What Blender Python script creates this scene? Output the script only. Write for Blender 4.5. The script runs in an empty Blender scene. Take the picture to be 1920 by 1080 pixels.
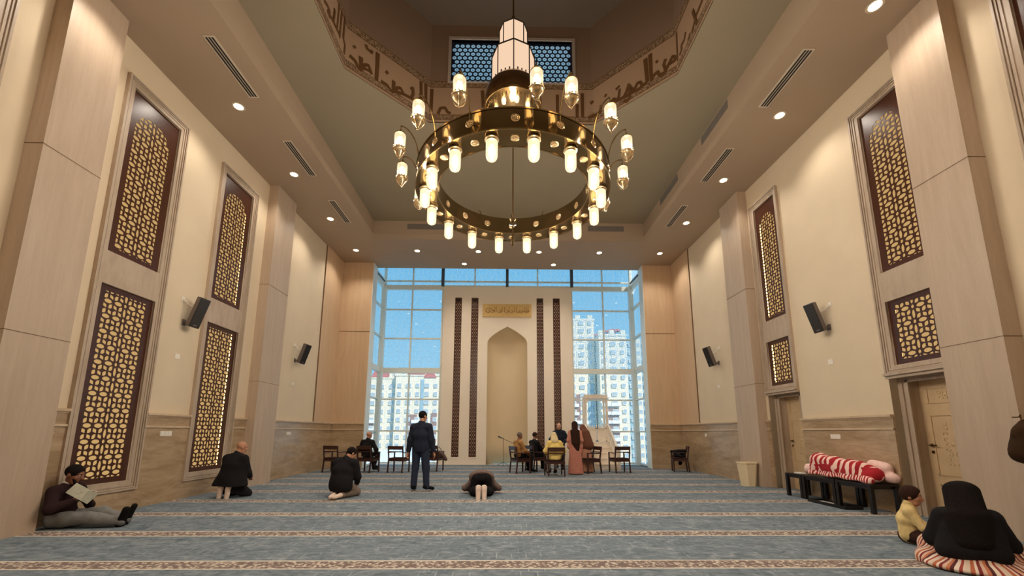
import bpy, math, random
import numpy as np
from mathutils import Vector, Matrix

random.seed(7)
rng = np.random.default_rng(7)
S = bpy.context.scene
COL = S.collection
PI = math.pi

# ------------------------------------------------------------------ camera
FPX, PITCH, YAW, ROLL, CY, CAMZ = 768.17, 0.1654, 0.0170, 0.0032, 681.83, 1.32
_f = Vector((math.sin(YAW) * math.cos(PITCH), math.cos(YAW) * math.cos(PITCH), math.sin(PITCH)))
_r = Vector((math.cos(YAW), -math.sin(YAW), 0))
_u = _r.cross(_f)
_c, _s = math.cos(ROLL), math.sin(ROLL)
CAM_R, CAM_U, CAM_F = _c * _r + _s * _u, -_s * _r + _c * _u, _f
cam_data = bpy.data.cameras.new('camera')
cam = bpy.data.objects.new('camera', cam_data)
COL.objects.link(cam)
cam_data.sensor_width = 36
cam_data.lens = FPX / 1920 * 36
cam_data.shift_y = (CY - 540) / 1920
cam_data.clip_end = 1000
cam.matrix_world = Matrix(((CAM_R.x, CAM_U.x, -CAM_F.x, 0), (CAM_R.y, CAM_U.y, -CAM_F.y, 0),
                           (CAM_R.z, CAM_U.z, -CAM_F.z, CAMZ), (0, 0, 0, 1)))
S.camera = cam

# ------------------------------------------------------------------ view, world, sun
S.view_settings.view_transform = 'Standard'
S.view_settings.look = 'None'
S.view_settings.gamma = 1
S.view_settings.use_curve_mapping = False
S.view_settings.exposure = 0.0
S.cycles.use_denoising = True
S.cycles.max_bounces = 10
S.cycles.diffuse_bounces = 6
S.cycles.transparent_max_bounces = 24
S.cycles.sample_clamp_indirect = 6
S.cycles.caustics_reflective = False
S.cycles.caustics_refractive = False

W = bpy.data.worlds.new('world')
S.world = W
W.use_nodes = True
wn = W.node_tree.nodes
bg = wn['Background']
tc = wn.new('ShaderNodeTexCoord')
sp = wn.new('ShaderNodeSeparateXYZ')
rampw = wn.new('ShaderNodeValToRGB')
rampw.color_ramp.elements[0].position = 0.0
rampw.color_ramp.elements[0].color = (0.42, 0.76, 0.95, 1)
rampw.color_ramp.elements[1].position = 0.42
rampw.color_ramp.elements[1].color = (0.085, 0.44, 0.80, 1)
W.node_tree.links.new(tc.outputs['Generated'], sp.inputs[0])
W.node_tree.links.new(sp.outputs['Z'], rampw.inputs[0])
W.node_tree.links.new(rampw.outputs[0], bg.inputs[0])
bg.inputs[1].default_value = 1.05

sun = bpy.data.lights.new('sun', 'SUN')
sun.energy = 4.2
sun.color = (1, 0.93, 0.82)
sun.angle = 0.02
so = bpy.data.objects.new('sun', sun)
COL.objects.link(so)
so.rotation_euler = Vector((-0.45, 0.75, -0.6)).to_track_quat('-Z', 'Y').to_euler()

WARM = (1.0, 0.905, 0.79)
DOWN_W = 150      # watts of each recessed downlight
LAMP_W = 16       # watts of each chandelier lamp

# ------------------------------------------------------------------ room measures
WL, WR = -6.432, 6.646
ZS, ZT = 7.929, 8.613
BW = 15.47
YN = -5.0
PD = 0.25
PL, PR = WL + PD, WR - PD
TLx, TRx, TYf, TYn = -4.62, 4.86, 13.416, -1.40
ZC = 1.64
MY = 17.16
GY = 17.32
XC, YC = 0.108, 6.02

# ------------------------------------------------------------------ node material helpers
def lin(c):
    return tuple(((v / 255) / 12.92 if v / 255 <= 0.04045 else ((v / 255 + 0.055) / 1.055) ** 2.4) for v in c)

class NT:
    def __init__(self, name):
        self.m = bpy.data.materials.new(name)
        self.m.use_nodes = True
        self.t = self.m.node_tree
        self.n = self.t.nodes
        self.b = self.n['Principled BSDF']
        self.out = self.n['Material Output']
    def add(self, typ, **kw):
        nd = self.n.new(typ)
        for k, v in kw.items():
            setattr(nd, k, v)
        return nd
    def link(self, a, b):
        self.t.links.new(a, b)
    def coords(self, scale=(1, 1, 1), kind='Object', rot=(0, 0, 0)):
        t = self.add('ShaderNodeTexCoord')
        mp = self.add('ShaderNodeMapping')
        mp.inputs['Scale'].default_value = scale
        mp.inputs['Rotation'].default_value = rot
        self.link(t.outputs[kind], mp.inputs[0])
        return mp.outputs[0]
    def noise(self, vec, scale=5, detail=4, rough=0.55, dist=0.0):
        nd = self.add('ShaderNodeTexNoise')
        nd.inputs['Scale'].default_value = scale
        nd.inputs['Detail'].default_value = detail
        nd.inputs['Roughness'].default_value = rough
        nd.inputs['Distortion'].default_value = dist
        self.link(vec, nd.inputs['Vector'])
        return nd.outputs['Fac']
    def ramp(self, fac, stops, interp='LINEAR'):
        r = self.add('ShaderNodeValToRGB')
        cr = r.color_ramp
        cr.interpolation = interp
        while len(cr.elements) < len(stops):
            cr.elements.new(0.5)
        for e, (p, c) in zip(cr.elements, stops):
            e.position = p
            e.color = (*c, 1) if len(c) == 3 else c
        self.link(fac, r.inputs[0])
        return r.outputs[0]
    def math(self, op, a, b=None, c=None):
        nd = self.add('ShaderNodeMath', operation=op)
        for i, v in enumerate((a, b, c)):
            if v is None:
                continue
            if isinstance(v, (int, float)):
                nd.inputs[i].default_value = v
            else:
                self.link(v, nd.inputs[i])
        return nd.outputs[0]
    def mix(self, fac, a, b, blend='MIX'):
        nd = self.add('ShaderNodeMix', data_type='RGBA', blend_type=blend)
        for idx, v in ((0, fac), (6, a), (7, b)):
            if isinstance(v, (int, float)):
                nd.inputs[idx].default_value = v
            elif isinstance(v, tuple):
                nd.inputs[idx].default_value = (*v, 1)
            else:
                self.link(v, nd.inputs[idx])
        return nd.outputs[2]
    def bump(self, h, strength=0.2, dist=0.01):
        b = self.add('ShaderNodeBump')
        b.inputs['Strength'].default_value = strength
        b.inputs['Distance'].default_value = dist
        self.link(h, b.inputs['Height'])
        self.link(b.outputs[0], self.b.inputs['Normal'])

def plain(name, rgb, rough=0.6, metal=0.0, var=0.06, scale=6, emit=None, es=1.0, spec=0.5):
    t = NT(name)
    c = lin(rgb)
    f = t.noise(t.coords(), scale, 3)
    lo = tuple(v * (1 - var) for v in c)
    hi = tuple(min(1, v * (1 + var)) for v in c)
    t.link(t.ramp(f, [(0.3, lo), (0.7, hi)]), t.b.inputs['Base Color'])
    t.b.inputs['Roughness'].default_value = rough
    t.b.inputs['Metallic'].default_value = metal
    t.b.inputs['Specular IOR Level'].default_value = spec
    if emit:
        t.b.inputs['Emission Color'].default_value = (*lin(emit), 1)
        t.b.inputs['Emission Strength'].default_value = es
    return t.m

def emission(name, rgb, strength):
    t = NT(name)
    e = t.add('ShaderNodeEmission')
    e.inputs[0].default_value = (*lin(rgb), 1)
    e.inputs[1].default_value = strength
    t.link(e.outputs[0], t.out.inputs[0])
    return t.m

def cloth(name, rgb, var=0.12, scale=30):
    t = NT(name)
    c = lin(rgb)
    v = t.coords()
    f = t.noise(v, scale, 5)
    t.link(t.ramp(f, [(0.3, tuple(x * (1 - var) for x in c)), (0.7, tuple(min(1, x * (1 + var)) for x in c))]), t.b.inputs['Base Color'])
    t.b.inputs['Roughness'].default_value = 0.95
    t.b.inputs['Specular IOR Level'].default_value = 0.15
    t.bump(t.noise(v, 9, 4), 0.25, 0.02)
    return t.m

def stone(name, base, dark, light, stretch, rough=0.45, vein=None, vein_amt=0.0, scale=3.0, bstr=0.05):
    t = NT(name)
    v = t.coords(stretch)
    n1 = t.noise(v, scale, 8, 0.6, 0.6)
    n2 = t.noise(v, scale * 4.3, 6, 0.6)
    col = t.ramp(n1, [(0.25, lin(dark)), (0.5, lin(base)), (0.75, lin(light))])
    col = t.mix(t.math('MULTIPLY', t.ramp(n2, [(0.5, (0, 0, 0)), (0.75, (1, 1, 1))]), 0.35), col, lin(dark))
    fl = t.noise(t.coords((stretch[0] * 2.2, stretch[1] * 2.2, stretch[2] * 2.2)), 9, 3, 0.6)
    col = t.mix(t.math('MULTIPLY', t.ramp(fl, [(0.62, (0, 0, 0)), (0.72, (1, 1, 1))]), 0.30), col, tuple(x * .6 for x in lin(dark)))
    if vein:
        w = t.noise(v, scale * 0.8, 10, 0.65, 1.6)
        k = t.math('ABSOLUTE', t.math('SUBTRACT', w, 0.5))
        k = t.ramp(k, [(0.0, (1, 1, 1)), (0.035, (0, 0, 0))])
        col = t.mix(t.math('MULTIPLY', k, vein_amt), col, lin(vein))
    t.link(col, t.b.inputs['Base Color'])
    t.b.inputs['Roughness'].default_value = rough
    t.bump(n2, bstr, 0.005)
    return t.m

# ------------------------------------------------------------------ mesh builder
class MB:
    def __init__(self):
        self.v, self.f = [], []
    def add(self, vs, fs):
        o = len(self.v)
        self.v += [tuple(p) for p in vs]
        self.f += [tuple(i + o for i in q) for q in fs]
        return self
    def box(self, x0, x1, y0, y1, z0, z1, M=None):
        x0, x1 = sorted((x0, x1)); y0, y1 = sorted((y0, y1)); z0, z1 = sorted((z0, z1))
        vs = [(x, y, z) for z in (z0, z1) for y in (y0, y1) for x in (x0, x1)]
        if M is not None:
            vs = [M @ Vector(p) for p in vs]
        return self.add(vs, [(0, 2, 3, 1), (4, 5, 7, 6), (0, 1, 5, 4), (2, 6, 7, 3), (0, 4, 6, 2), (1, 3, 7, 5)])
    def cbox(self, c, d, M=None):
        return self.box(c[0] - d[0] / 2, c[0] + d[0] / 2, c[1] - d[1] / 2, c[1] + d[1] / 2, c[2] - d[2] / 2, c[2] + d[2] / 2, M)
    def beam(self, a, b, w, h, up=(0, 0, 1)):
        a, b = Vector(a), Vector(b)
        d = (b - a).normalized()
        s = d.cross(Vector(up))
        if s.length < 1e-4:
            s = d.cross(Vector((1, 0, 0)))
        s.normalize()
        u = s.cross(d)
        vs = []
        for p in (a, b):
            for i, j in ((-1, -1), (1, -1), (1, 1), (-1, 1)):
                vs.append(p + s * (i * w / 2) + u * (j * h / 2))
        return self.add(vs, [(0, 1, 2, 3), (7, 6, 5, 4), (0, 4, 5, 1), (1, 5, 6, 2), (2, 6, 7, 3), (3, 7, 4, 0)])
    def tube(self, pts, r, n=8, cap=True):
        pts = [Vector(p) for p in pts]
        rs = r if isinstance(r, (list, tuple)) else [r] * len(pts)
        vs, fs = [], []
        ref = None
        for i, p in enumerate(pts):
            d = (pts[min(i + 1, len(pts) - 1)] - pts[max(i - 1, 0)]).normalized()
            if ref is None:
                ref = d.cross(Vector((0, 0, 1)))
                if ref.length < 1e-3:
                    ref = d.cross(Vector((1, 0, 0)))
            s = (ref - d * ref.dot(d)).normalized()
            ref = s
            u = d.cross(s)
            for k in range(n):
                a = 2 * PI * k / n
                vs.append(p + s * (math.cos(a) * rs[i]) + u * (math.sin(a) * rs[i]))
        for i in range(len(pts) - 1):
            for k in range(n):
                fs.append((i * n + k, i * n + (k + 1) % n, (i + 1) * n + (k + 1) % n, (i + 1) * n + k))
        if cap:
            fs.append(tuple(range(n - 1, -1, -1)))
            fs.append(tuple(range((len(pts) - 1) * n, len(pts) * n)))
        return self.add(vs, fs)
    def lathe(self, prof, c=(0, 0, 0), n=24, M=None, a0=0.0):
        vs, fs = [], []
        for r, z in prof:
            for k in range(n):
                a = a0 + 2 * PI * k / n
                p = Vector((c[0] + r * math.cos(a), c[1] + r * math.sin(a), c[2] + z))
                vs.append(M @ p if M is not None else p)
        for i in range(len(prof) - 1):
            for k in range(n):
                fs.append((i * n + k, i * n + (k + 1) % n, (i + 1) * n + (k + 1) % n, (i + 1) * n + k))
        if prof[0][0] > 1e-5:
            fs.append(tuple(range(n - 1, -1, -1)))
        if prof[-1][0] > 1e-5:
            fs.append(tuple(range((len(prof) - 1) * n, len(prof) * n)))
        return self.add(vs, fs)
    def prism(self, poly, axis_fn, t0, t1):
        n = len(poly)
        vs = [axis_fn(p[0], p[1], t0) for p in poly] + [axis_fn(p[0], p[1], t1) for p in poly]
        fs = [tuple(range(n - 1, -1, -1)), tuple(range(n, 2 * n))]
        fs += [(i, (i + 1) % n, n + (i + 1) % n, n + i) for i in range(n)]
        return self.add(vs, fs)
    def build(self, name, mat, parent=None, smooth=False, bevel=0.0, angle=0.6):
        me = bpy.data.meshes.new(name)
        me.from_pydata(self.v, [], self.f)
        me.validate()
        me.update()
        import bmesh
        bm = bmesh.new(); bm.from_mesh(me)
        bmesh.ops.recalc_face_normals(bm, faces=bm.faces)
        bm.to_mesh(me); bm.free()
        return link(name, me, mat, parent, smooth, bevel, angle)

def link(name, me, mat, parent=None, smooth=False, bevel=0.0, angle=0.6):
    o = bpy.data.objects.new(name, me)
    COL.objects.link(o)
    if mat is not None and len(me.materials) == 0:
        me.materials.append(mat)
    if smooth:
        for p in me.polygons:
            p.use_smooth = True
        try:
            me.set_sharp_from_angle(angle=angle)
        except Exception:
            pass
    if bevel:
        b = o.modifiers.new('bevel', 'BEVEL')
        b.width = bevel
        b.segments = 2
        b.limit_method = 'ANGLE'
    if parent is not None:
        o.parent = parent
    return o

def tag(o, label=None, cat=None, group=None, kind=None):
    if label: o['label'] = label
    if cat: o['category'] = cat
    if group: o['group'] = group
    if kind: o['kind'] = kind
    return o

def thing(name, label, cat, loc=(0, 0, 0), rz=0.0, group=None, kind=None):
    o = bpy.data.objects.new(name, None)
    COL.objects.link(o)
    o.empty_display_size = 0.1
    o.location = loc
    o.rotation_euler = (0, 0, rz)
    return tag(o, label, cat, group, kind)

CHILD = {}
def kids(o):
    return [c for c in bpy.data.objects if c.parent == o]

def dup(src, loc=None, rz=None, label=None, group=None, parent=None, children=None):
    """copy of a thing with copies of its parts and sub-parts (mesh data shared)"""
    c = src.copy()
    COL.objects.link(c)
    if loc is not None: c.location = loc
    if rz is not None: c.rotation_euler = (0, 0, rz)
    if label: c['label'] = label
    if group: c['group'] = group
    if parent is not None: c.parent = parent
    for ch in kids(src):
        d = ch.copy(); COL.objects.link(d); d.parent = c
        for g in kids(ch):
            e = g.copy(); COL.objects.link(e); e.parent = d
    return c

def axes(origin, xd, yd):
    xd, yd = Vector(xd), Vector(yd)
    zd = xd.cross(yd)
    return Matrix(((xd.x, yd.x, zd.x, origin[0]), (xd.y, yd.y, zd.y, origin[1]), (xd.z, yd.z, zd.z, origin[2]), (0, 0, 0, 1)))

def plate_mesh(name, outer, holes, thick, z0=0.0):
    """flat plate with holes in local xy, occupying z0..z0+thick"""
    cu = bpy.data.curves.new(name, 'CURVE')
    cu.dimensions = '2D'
    cu.fill_mode = 'BOTH'
    cu.extrude = thick / 2
    for poly in [outer] + list(holes):
        s = cu.splines.new('POLY')
        s.points.add(len(poly) - 1)
        for p, q in zip(s.points, poly):
            p.co = (q[0], q[1], 0, 1)
        s.use_cyclic_u = True
    ob = bpy.data.objects.new(name, cu)
    COL.objects.link(ob)
    dg = bpy.context.evaluated_depsgraph_get()
    dg.update()
    me = bpy.data.meshes.new_from_object(ob.evaluated_get(dg))
    me.name = name
    me.transform(Matrix.Translation((0, 0, z0 + thick / 2)))
    bpy.data.objects.remove(ob)
    bpy.data.curves.remove(cu)
    me.materials.clear()
    return me

def rect(x0, x1, y0, y1):
    return [(x0, y0), (x1, y0), (x1, y1), (x0, y1)]

def plate(name, outer, holes, thick, z0, M, mat, parent=None, bake=True):
    me = plate_mesh(name, outer, holes, thick, z0)
    if bake:
        me.transform(M)
        return link(name, me, mat, parent)
    o = link(name, me, mat, parent)
    o.matrix_world = M
    return o

# ------------------------------------------------------------------ materials
M_paint = plain('cream wall paint', (220, 201, 171), 0.75, var=0.03, scale=1.5)
M_soffit = plain('warm ceiling paint', (170, 148, 124), 0.85, var=0.02, scale=1.0)
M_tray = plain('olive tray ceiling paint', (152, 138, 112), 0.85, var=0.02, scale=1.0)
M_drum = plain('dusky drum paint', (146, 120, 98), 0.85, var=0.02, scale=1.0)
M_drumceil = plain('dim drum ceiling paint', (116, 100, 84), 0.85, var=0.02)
M_band = plain('drum band paint', (182, 152, 122), 0.85, var=0.02, scale=1.0)
M_letter = plain('brown calligraphy paint', (104, 70, 34), 0.7, var=0.05)
M_stone = stone('grey beige wall stone', (190, 168, 145), (181, 158, 135), (199, 178, 155), (6, 6, 0.5), 0.45, scale=1.6)
M_stone2 = stone('tan wall stone', (208, 178, 144), (200, 169, 134), (216, 187, 154), (6, 6, 0.45), 0.4, scale=1.6)
M_trav = stone('veined travertine wainscot', (180, 154, 122), (154, 125, 92), (198, 173, 140), (1, 1, 5), 0.25, (132, 98, 66), 0.28, 1.1)
M_frame = stone('pale moulding stone', (184, 164, 142), (168, 147, 126), (194, 176, 155), (4, 4, 0.8), 0.45, scale=2)
M_cap = stone('pale wainscot cap', (206, 182, 150), (190, 164, 132), (216, 194, 164), (2, 2, 2), 0.4, scale=2)
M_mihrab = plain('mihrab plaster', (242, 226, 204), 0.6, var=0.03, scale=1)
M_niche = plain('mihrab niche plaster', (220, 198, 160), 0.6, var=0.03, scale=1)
M_marble = stone('cream minbar marble', (238, 226, 208), (222, 206, 184), (244, 234, 220), (2, 2, 2), 0.3, scale=2)
M_white = plain('white painted aluminium', (226, 226, 214), 0.4, var=0.02)
M_dkmull = plain('dark window bracket steel', (70, 76, 84), 0.5, var=0.05)
M_plastic = plain('white plastic', (238, 230, 216), 0.35, var=0.02)
M_black = plain('black lacquered wood', (24, 18, 17), 0.3, var=0.15)
M_spk = plain('black speaker grille', (26, 23, 23), 0.55, var=0.3, scale=200)
M_spkside = plain('charcoal speaker cabinet', (98, 86, 80), 0.5, var=0.1)
M_bin = plain('cream plastic bin', (230, 210, 172), 0.5, var=0.03)
M_joint = plain('stone joint', (120, 92, 66), 0.8)
M_slot = plain('dark vent slot', (42, 36, 32), 0.9)
M_grille = plain('grey vent louvre', (120, 112, 102), 0.7)
M_ventf = plain('beige vent frame', (205, 190, 168), 0.6)
M_door = plain('carved cream door wood', (206, 178, 138), 0.5, var=0.06, scale=4)
M_bronze = plain('dark bronze handle', (96, 66, 36), 0.3, 0.9)
M_chandgold = plain('polished brass', (146, 120, 82), 0.12, 0.92, var=0.08, scale=3)
M_goldlit = plain('cast brass ornament', (206, 180, 138), 0.25, 0.85, var=0.1, scale=20)
M_brasslow = plain('satin brass band', (104, 84, 53), 0.10, 0.88, var=0.1, scale=3)
M_sign = plain('gilded sign board', (226, 190, 122), 0.4, 0.1, var=0.06)
M_signlet = plain('raised gilt lettering', (164, 120, 62), 0.45, 0.2, var=0.05)
M_red = plain('red tiled roof', (196, 104, 92), 0.8, var=0.1)
M_bcream = plain('cream apartment facade', (236, 222, 198), 0.9, var=0.05, scale=0.2)
M_bwhite = plain('white apartment trim', (240, 238, 230), 0.8, var=0.03)
M_bbrown = plain('brown brick facade', (150, 116, 104), 0.9, var=0.15, scale=2)
M_bgrey = plain('grey blue glazed facade', (150, 178, 190), 0.5, var=0.1, scale=0.5)
M_bglass = plain('dark facade window glass', (172, 182, 188), 0.3, var=0.15, scale=1)
M_ground = plain('pale paved ground', (190, 200, 205), 0.9, var=0.1, scale=0.1)
M_arch = plain('white canopy', (235, 240, 242), 0.6)

def wood_mat(name, rgb, rough=0.35):
    t = NT(name)
    c = lin(rgb)
    v = t.coords((8, 8, 1))
    n = t.noise(v, 3, 6, 0.6, 0.8)
    t.link(t.ramp(n, [(0.3, tuple(x * 0.72 for x in c)), (0.7, tuple(x * 1.2 for x in c))]), t.b.inputs['Base Color'])
    t.b.inputs['Roughness'].default_value = rough
    return t.m
M_latt = wood_mat('dark mahogany lattice', (74, 40, 25), 0.3)
M_chair = wood_mat('dark walnut chair wood', (62, 34, 26), 0.35)
M_seat = cloth('dark brown seat leather', (56, 36, 32))
M_glow = emission('warm backlit screen sheet', (255, 206, 134), 0.56)
M_strip = emission('warm led strip', (255, 206, 130), 7.0)
M_down = emission('downlight lens', (255, 226, 180), 14.0)
M_bulb = emission('glowing lamp bulb', (255, 222, 168), 26.0)

def lamp_glass():
    t = NT('ribbed glowing lamp glass')
    tr = t.add('ShaderNodeBsdfTransparent')
    tr.inputs[0].default_value = (1, 0.95, 0.85, 1)
    e = t.add('ShaderNodeEmission')
    v = t.add('ShaderNodeTexCoord')
    w = t.noise(t.coords((60, 60, 2)), 2, 1)
    c = t.ramp(w, [(0.35, lin((255, 226, 176))), (0.65, lin((255, 242, 214)))])
    t.link(c, e.inputs[0])
    e.inputs[1].default_value = 1.5
    g = t.add('ShaderNodeBsdfGlossy'); g.inputs['Roughness'].default_value = 0.15
    m1 = t.add('ShaderNodeMixShader'); m1.inputs[0].default_value = 0.62
    t.link(tr.outputs[0], m1.inputs[1]); t.link(e.outputs[0], m1.inputs[2])
    m2 = t.add('ShaderNodeMixShader'); m2.inputs[0].default_value = 0.05
    t.link(m1.outputs[0], m2.inputs[1]); t.link(g.outputs[0], m2.inputs[2])
    t.link(m2.outputs[0], t.out.inputs[0])
    return t.m
M_lamp = lamp_glass()
M_lantern = emission('milky lantern panel', (255, 218, 184), 0.93)

def carpet():
    t = NT('blue grey prayer carpet')
    tcn = t.add('ShaderNodeTexCoord')
    sx = t.add('ShaderNodeSeparateXYZ')
    t.link(tcn.outputs['Object'], sx.inputs[0])
    X, Y = sx.outputs['X'], sx.outputs['Y']
    v1 = t.coords((1.0, 1.5, 1))
    n1 = t.noise(v1, 4.2, 9, 0.7, 1.4)
    n2 = t.noise(v1, 11, 6, 0.6, 0.8)
    base = t.ramp(n1, [(0.30, lin((80, 92, 101))), (0.48, lin((116, 126, 133))), (0.58, lin((128, 137, 142))), (0.72, lin((162, 167, 168)))])
    base = t.mix(t.math('MULTIPLY', t.ramp(n2, [(0.45, (0, 0, 0)), (0.7, (1, 1, 1))]), 0.5), base, lin((80, 90, 97)))
    # carved key lines
    vor = t.add('ShaderNodeTexVoronoi', feature='DISTANCE_TO_EDGE', distance='CHEBYCHEV') if False else t.add('ShaderNodeTexBrick')
    vor.inputs['Scale'].default_value = 1.0
    vor.inputs['Mortar Size'].default_value = 0.006
    vor.inputs['Brick Width'].default_value = 0.16
    vor.inputs['Row Height'].default_value = 0.21
    vor.inputs['Color1'].default_value = (0, 0, 0, 1); vor.inputs['Color2'].default_value = (0, 0, 0, 1)
    vor.inputs['Mortar'].default_value = (1, 1, 1, 1)
    t.link(t.coords((1, 1, 1)), vor.inputs['Vector'])
    msk = t.math('MULTIPLY', vor.outputs['Color'], t.ramp(t.noise(v1, 2.2, 3), [(0.5, (0, 0, 0)), (0.62, (1, 1, 1))]))
    base = t.mix(t.math('MULTIPLY', msk, 0.55), base, lin((176, 182, 182)))
    # cross stripes every 1.283 m, first centred on y = 4.42
    fr = t.math('FRACT', t.math('ADD', t.math('DIVIDE', t.math('SUBTRACT', Y, 4.42), 1.283), 20.5))
    dist = t.math('MULTIPLY', t.math('ABSOLUTE', t.math('SUBTRACT', fr, 0.5)), 1.283)
    inband = t.math('LESS_THAN', dist, 0.14)
    edge = t.math('MULTIPLY', t.math('GREATER_THAN', dist, 0.112), inband)
    vv = t.add('ShaderNodeTexVoronoi', feature='SMOOTH_F1')
    vv.inputs['Scale'].default_value = 26
    t.link(t.coords((1, 1.1, 1)), vv.inputs['Vector'])
    vn = t.noise(t.coords((1, 1, 1)), 38, 4, 0.6, 0.8)
    orn = t.ramp(t.math('ADD', t.math('MULTIPLY', vv.outputs['Distance'], 0.6), t.math('MULTIPLY', vn, 0.7)),
                 [(0.42, lin((208, 196, 178))), (0.52, lin((182, 166, 150))), (0.62, lin((120, 104, 98)))])
    base = t.mix(inband, base, orn)
    base = t.mix(edge, base, lin((206, 198, 182)))
    t.link(base, t.b.inputs['Base Color'])
    t.b.inputs['Roughness'].default_value = 1.0
    t.b.inputs['Specular IOR Level'].default_value = 0.1
    t.bump(t.noise(t.coords(), 90, 3), 0.3, 0.01)
    return t.m
M_carpet = carpet()

def frit_glass(name, scale, amount, sky_tint=(1, 1, 1)):
    """clear pane printed with a white lace of rounded cells"""
    t = NT(name)
    v = t.coords((1, 1, 1))
    sxx = t.add('ShaderNodeSeparateXYZ'); t.link(v, sxx.inputs[0])
    cxx = t.add('ShaderNodeCombineXYZ'); t.link(t.math('ADD', sxx.outputs['X'], sxx.outputs['Y']), cxx.inputs[0]); t.link(sxx.outputs['Z'], cxx.inputs[1])
    v = cxx.outputs[0]
    vo = t.add('ShaderNodeTexVoronoi', feature='DISTANCE_TO_EDGE', voronoi_dimensions='2D')
    vo.inputs['Scale'].default_value = scale
    vo.inputs['Randomness'].default_value = 0.45
    t.link(v, vo.inputs['Vector'])
    d = vo.outputs['Distance']
    ring = t.ramp(d, [(0.0, (1, 1, 1)), (0.05, (1, 1, 1)), (0.08, (0, 0, 0)), (0.20, (0, 0, 0)), (0.24, (.9, .9, .9)), (0.32, (.9, .9, .9)), (0.36, (0, 0, 0))])
    msk = t.math('MULTIPLY', ring, amount)
    tr = t.add('ShaderNodeBsdfTransparent'); tr.inputs[0].default_value = (*sky_tint, 1)
    tl = t.add('ShaderNodeBsdfTranslucent'); tl.inputs[0].default_value = (1, 1, 1, 1)
    df = t.add('ShaderNodeBsdfDiffuse'); df.inputs[0].default_value = (0.9, 0.93, 0.95, 1)
    ad = t.add('ShaderNodeMixShader'); ad.inputs[0].default_value = 0.06
    t.link(tl.outputs[0], ad.inputs[1]); t.link(df.outputs[0], ad.inputs[2])
    m1 = t.add('ShaderNodeMixShader')
    t.link(msk, m1.inputs[0]); t.link(tr.outputs[0], m1.inputs[1]); t.link(ad.outputs[0], m1.inputs[2])
    gl = t.add('ShaderNodeBsdfGlossy'); gl.inputs['Roughness'].default_value = 0.02
    m2 = t.add("ShaderNodeMixShader")
    m2.inputs[0].default_value = 0.03; t.link(m1.outputs[0], m2.inputs[1]); t.link(gl.outputs[0], m2.inputs[2])
    t.link(m2.outputs[0], t.out.inputs[0])
    return t.m
M_pane = frit_glass('lace printed glass', 4.6, 0.7)
M_pane2 = frit_glass('lightly printed glass', 4.6, 0.25)

# ------------------------------------------------------------------ floor
tag(MB().box(-7.5, 7.5, YN - 0.2, GY, -0.25, 0.0).build('floor', M_carpet), 'blue grey striped prayer carpet floor', 'floor', kind='structure')

# ------------------------------------------------------------------ side walls with cut-outs
LF = [(3.28, 4.62), (6.16, 7.48), (8.51, 9.85)]        # outer Y of the left frames
RF = [(3.48, 4.60), (5.81, 6.93), (9.10, 10.22)]       # outer Y of the right frames
ML = axes((WL, 0, 0), (0, 1, 0), (0, 0, 1))            # left wall: local x = Y, y = Z, z = +X
MR = axes((WR, 0, 0), (0, -1, 0), (0, 0, 1))           # right wall: local x = -Y, y = Z, z = -X
FT = 7.33
LU, LLw = (4.19, 7.17), (0.49, 3.65)
RU, RLw = (4.10, 7.18), (2.46, 3.57)
holes = []
for a, b in LF:
    holes += [rect(a + 0.15, b - 0.16, *LU), rect(a + 0.15, b - 0.16, *LLw)]
wl = plate('wall_left', rect(YN, BW, 0, ZS), holes, 0.3, -0.3, ML, M_paint)
tag(wl, 'cream painted left side wall', 'wall', kind='structure')
outer = [(-BW, 0)]
for a, b in sorted(RF, reverse=True):
    outer += [(-b, 0), (-b, 2.31), (-a, 2.31), (-a, 0)]
outer += [(-YN, 0), (-YN, ZS), (-BW, ZS)]
holes = []
for a, b in RF:
    holes += [rect(-b + 0.17, -a - 0.13, *RU), rect(-b + 0.17, -a - 0.13, *RLw)]
wr = plate('wall_right', outer, holes, 0.3, -0.3, MR, M_paint)
tag(wr, 'cream painted right side wall with two door bays', 'wall', kind='structure')
tag(MB().box(WL - 0.3, WR + 0.3, YN - 0.3, YN, 0, ZS).build('wall_back', M_paint), 'cream wall behind the viewer', 'wall', kind='structure')

# stone end bays and qibla side wall panels
for side, x0, x1, nm in ((-1, WL, -5.23, 'left'), (1, 5.47, WR, 'right')):
    w = MB().box(x0 - (0.3 if side < 0 else 0), x1 + (0.3 if side > 0 else 0), BW, BW + 0.4, 0, ZS)
    w = w.build('wall_qibla_' + nm, M_stone2)
    tag(w, 'tan stone panel wall %s of the glazed bay' % nm, 'wall', kind='structure')
    MB().box(x0, x1, BW - 0.012, BW, 5.125, 5.135).build('panel_joint', M_joint, w)
    xe = x1 if side < 0 else x0
    MB().box(xe, xe + side * -0.02, BW + 0.005, BW + 0.43, 0.0, ZS).build('reveal_lining', M_white, w)
    MB().box(x0, x1, BW - 0.03, BW, 0, 1.40).build('wainscot', M_trav, w)
    MB().box(x0, x1, BW - 0.03, BW, 1.415, 1.60).build('wainscot_frieze', M_trav, w)
    m = MB().box(x0, x1, BW - 0.055, BW, 1.38, 1.415).box(x0, x1, BW - 0.075, BW, 1.60, ZC).box(x0, x1, BW - .05, BW, 1.575, 1.60)
    m.build('wainscot_cap', M_cap, w)
    px0, px1 = (WL, WL + 0.035) if side < 0 else (WR - 0.035, WR)
    e = MB().box(px0, px1, 13.96, BW, ZC, ZS).build('stone_panel', M_stone2, wl if side < 0 else wr)
    MB().box(px0, px1 + 0.002, 13.95, 13.962, ZC, ZS).build('panel_joint', M_joint, wl if side < 0 else wr)

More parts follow.
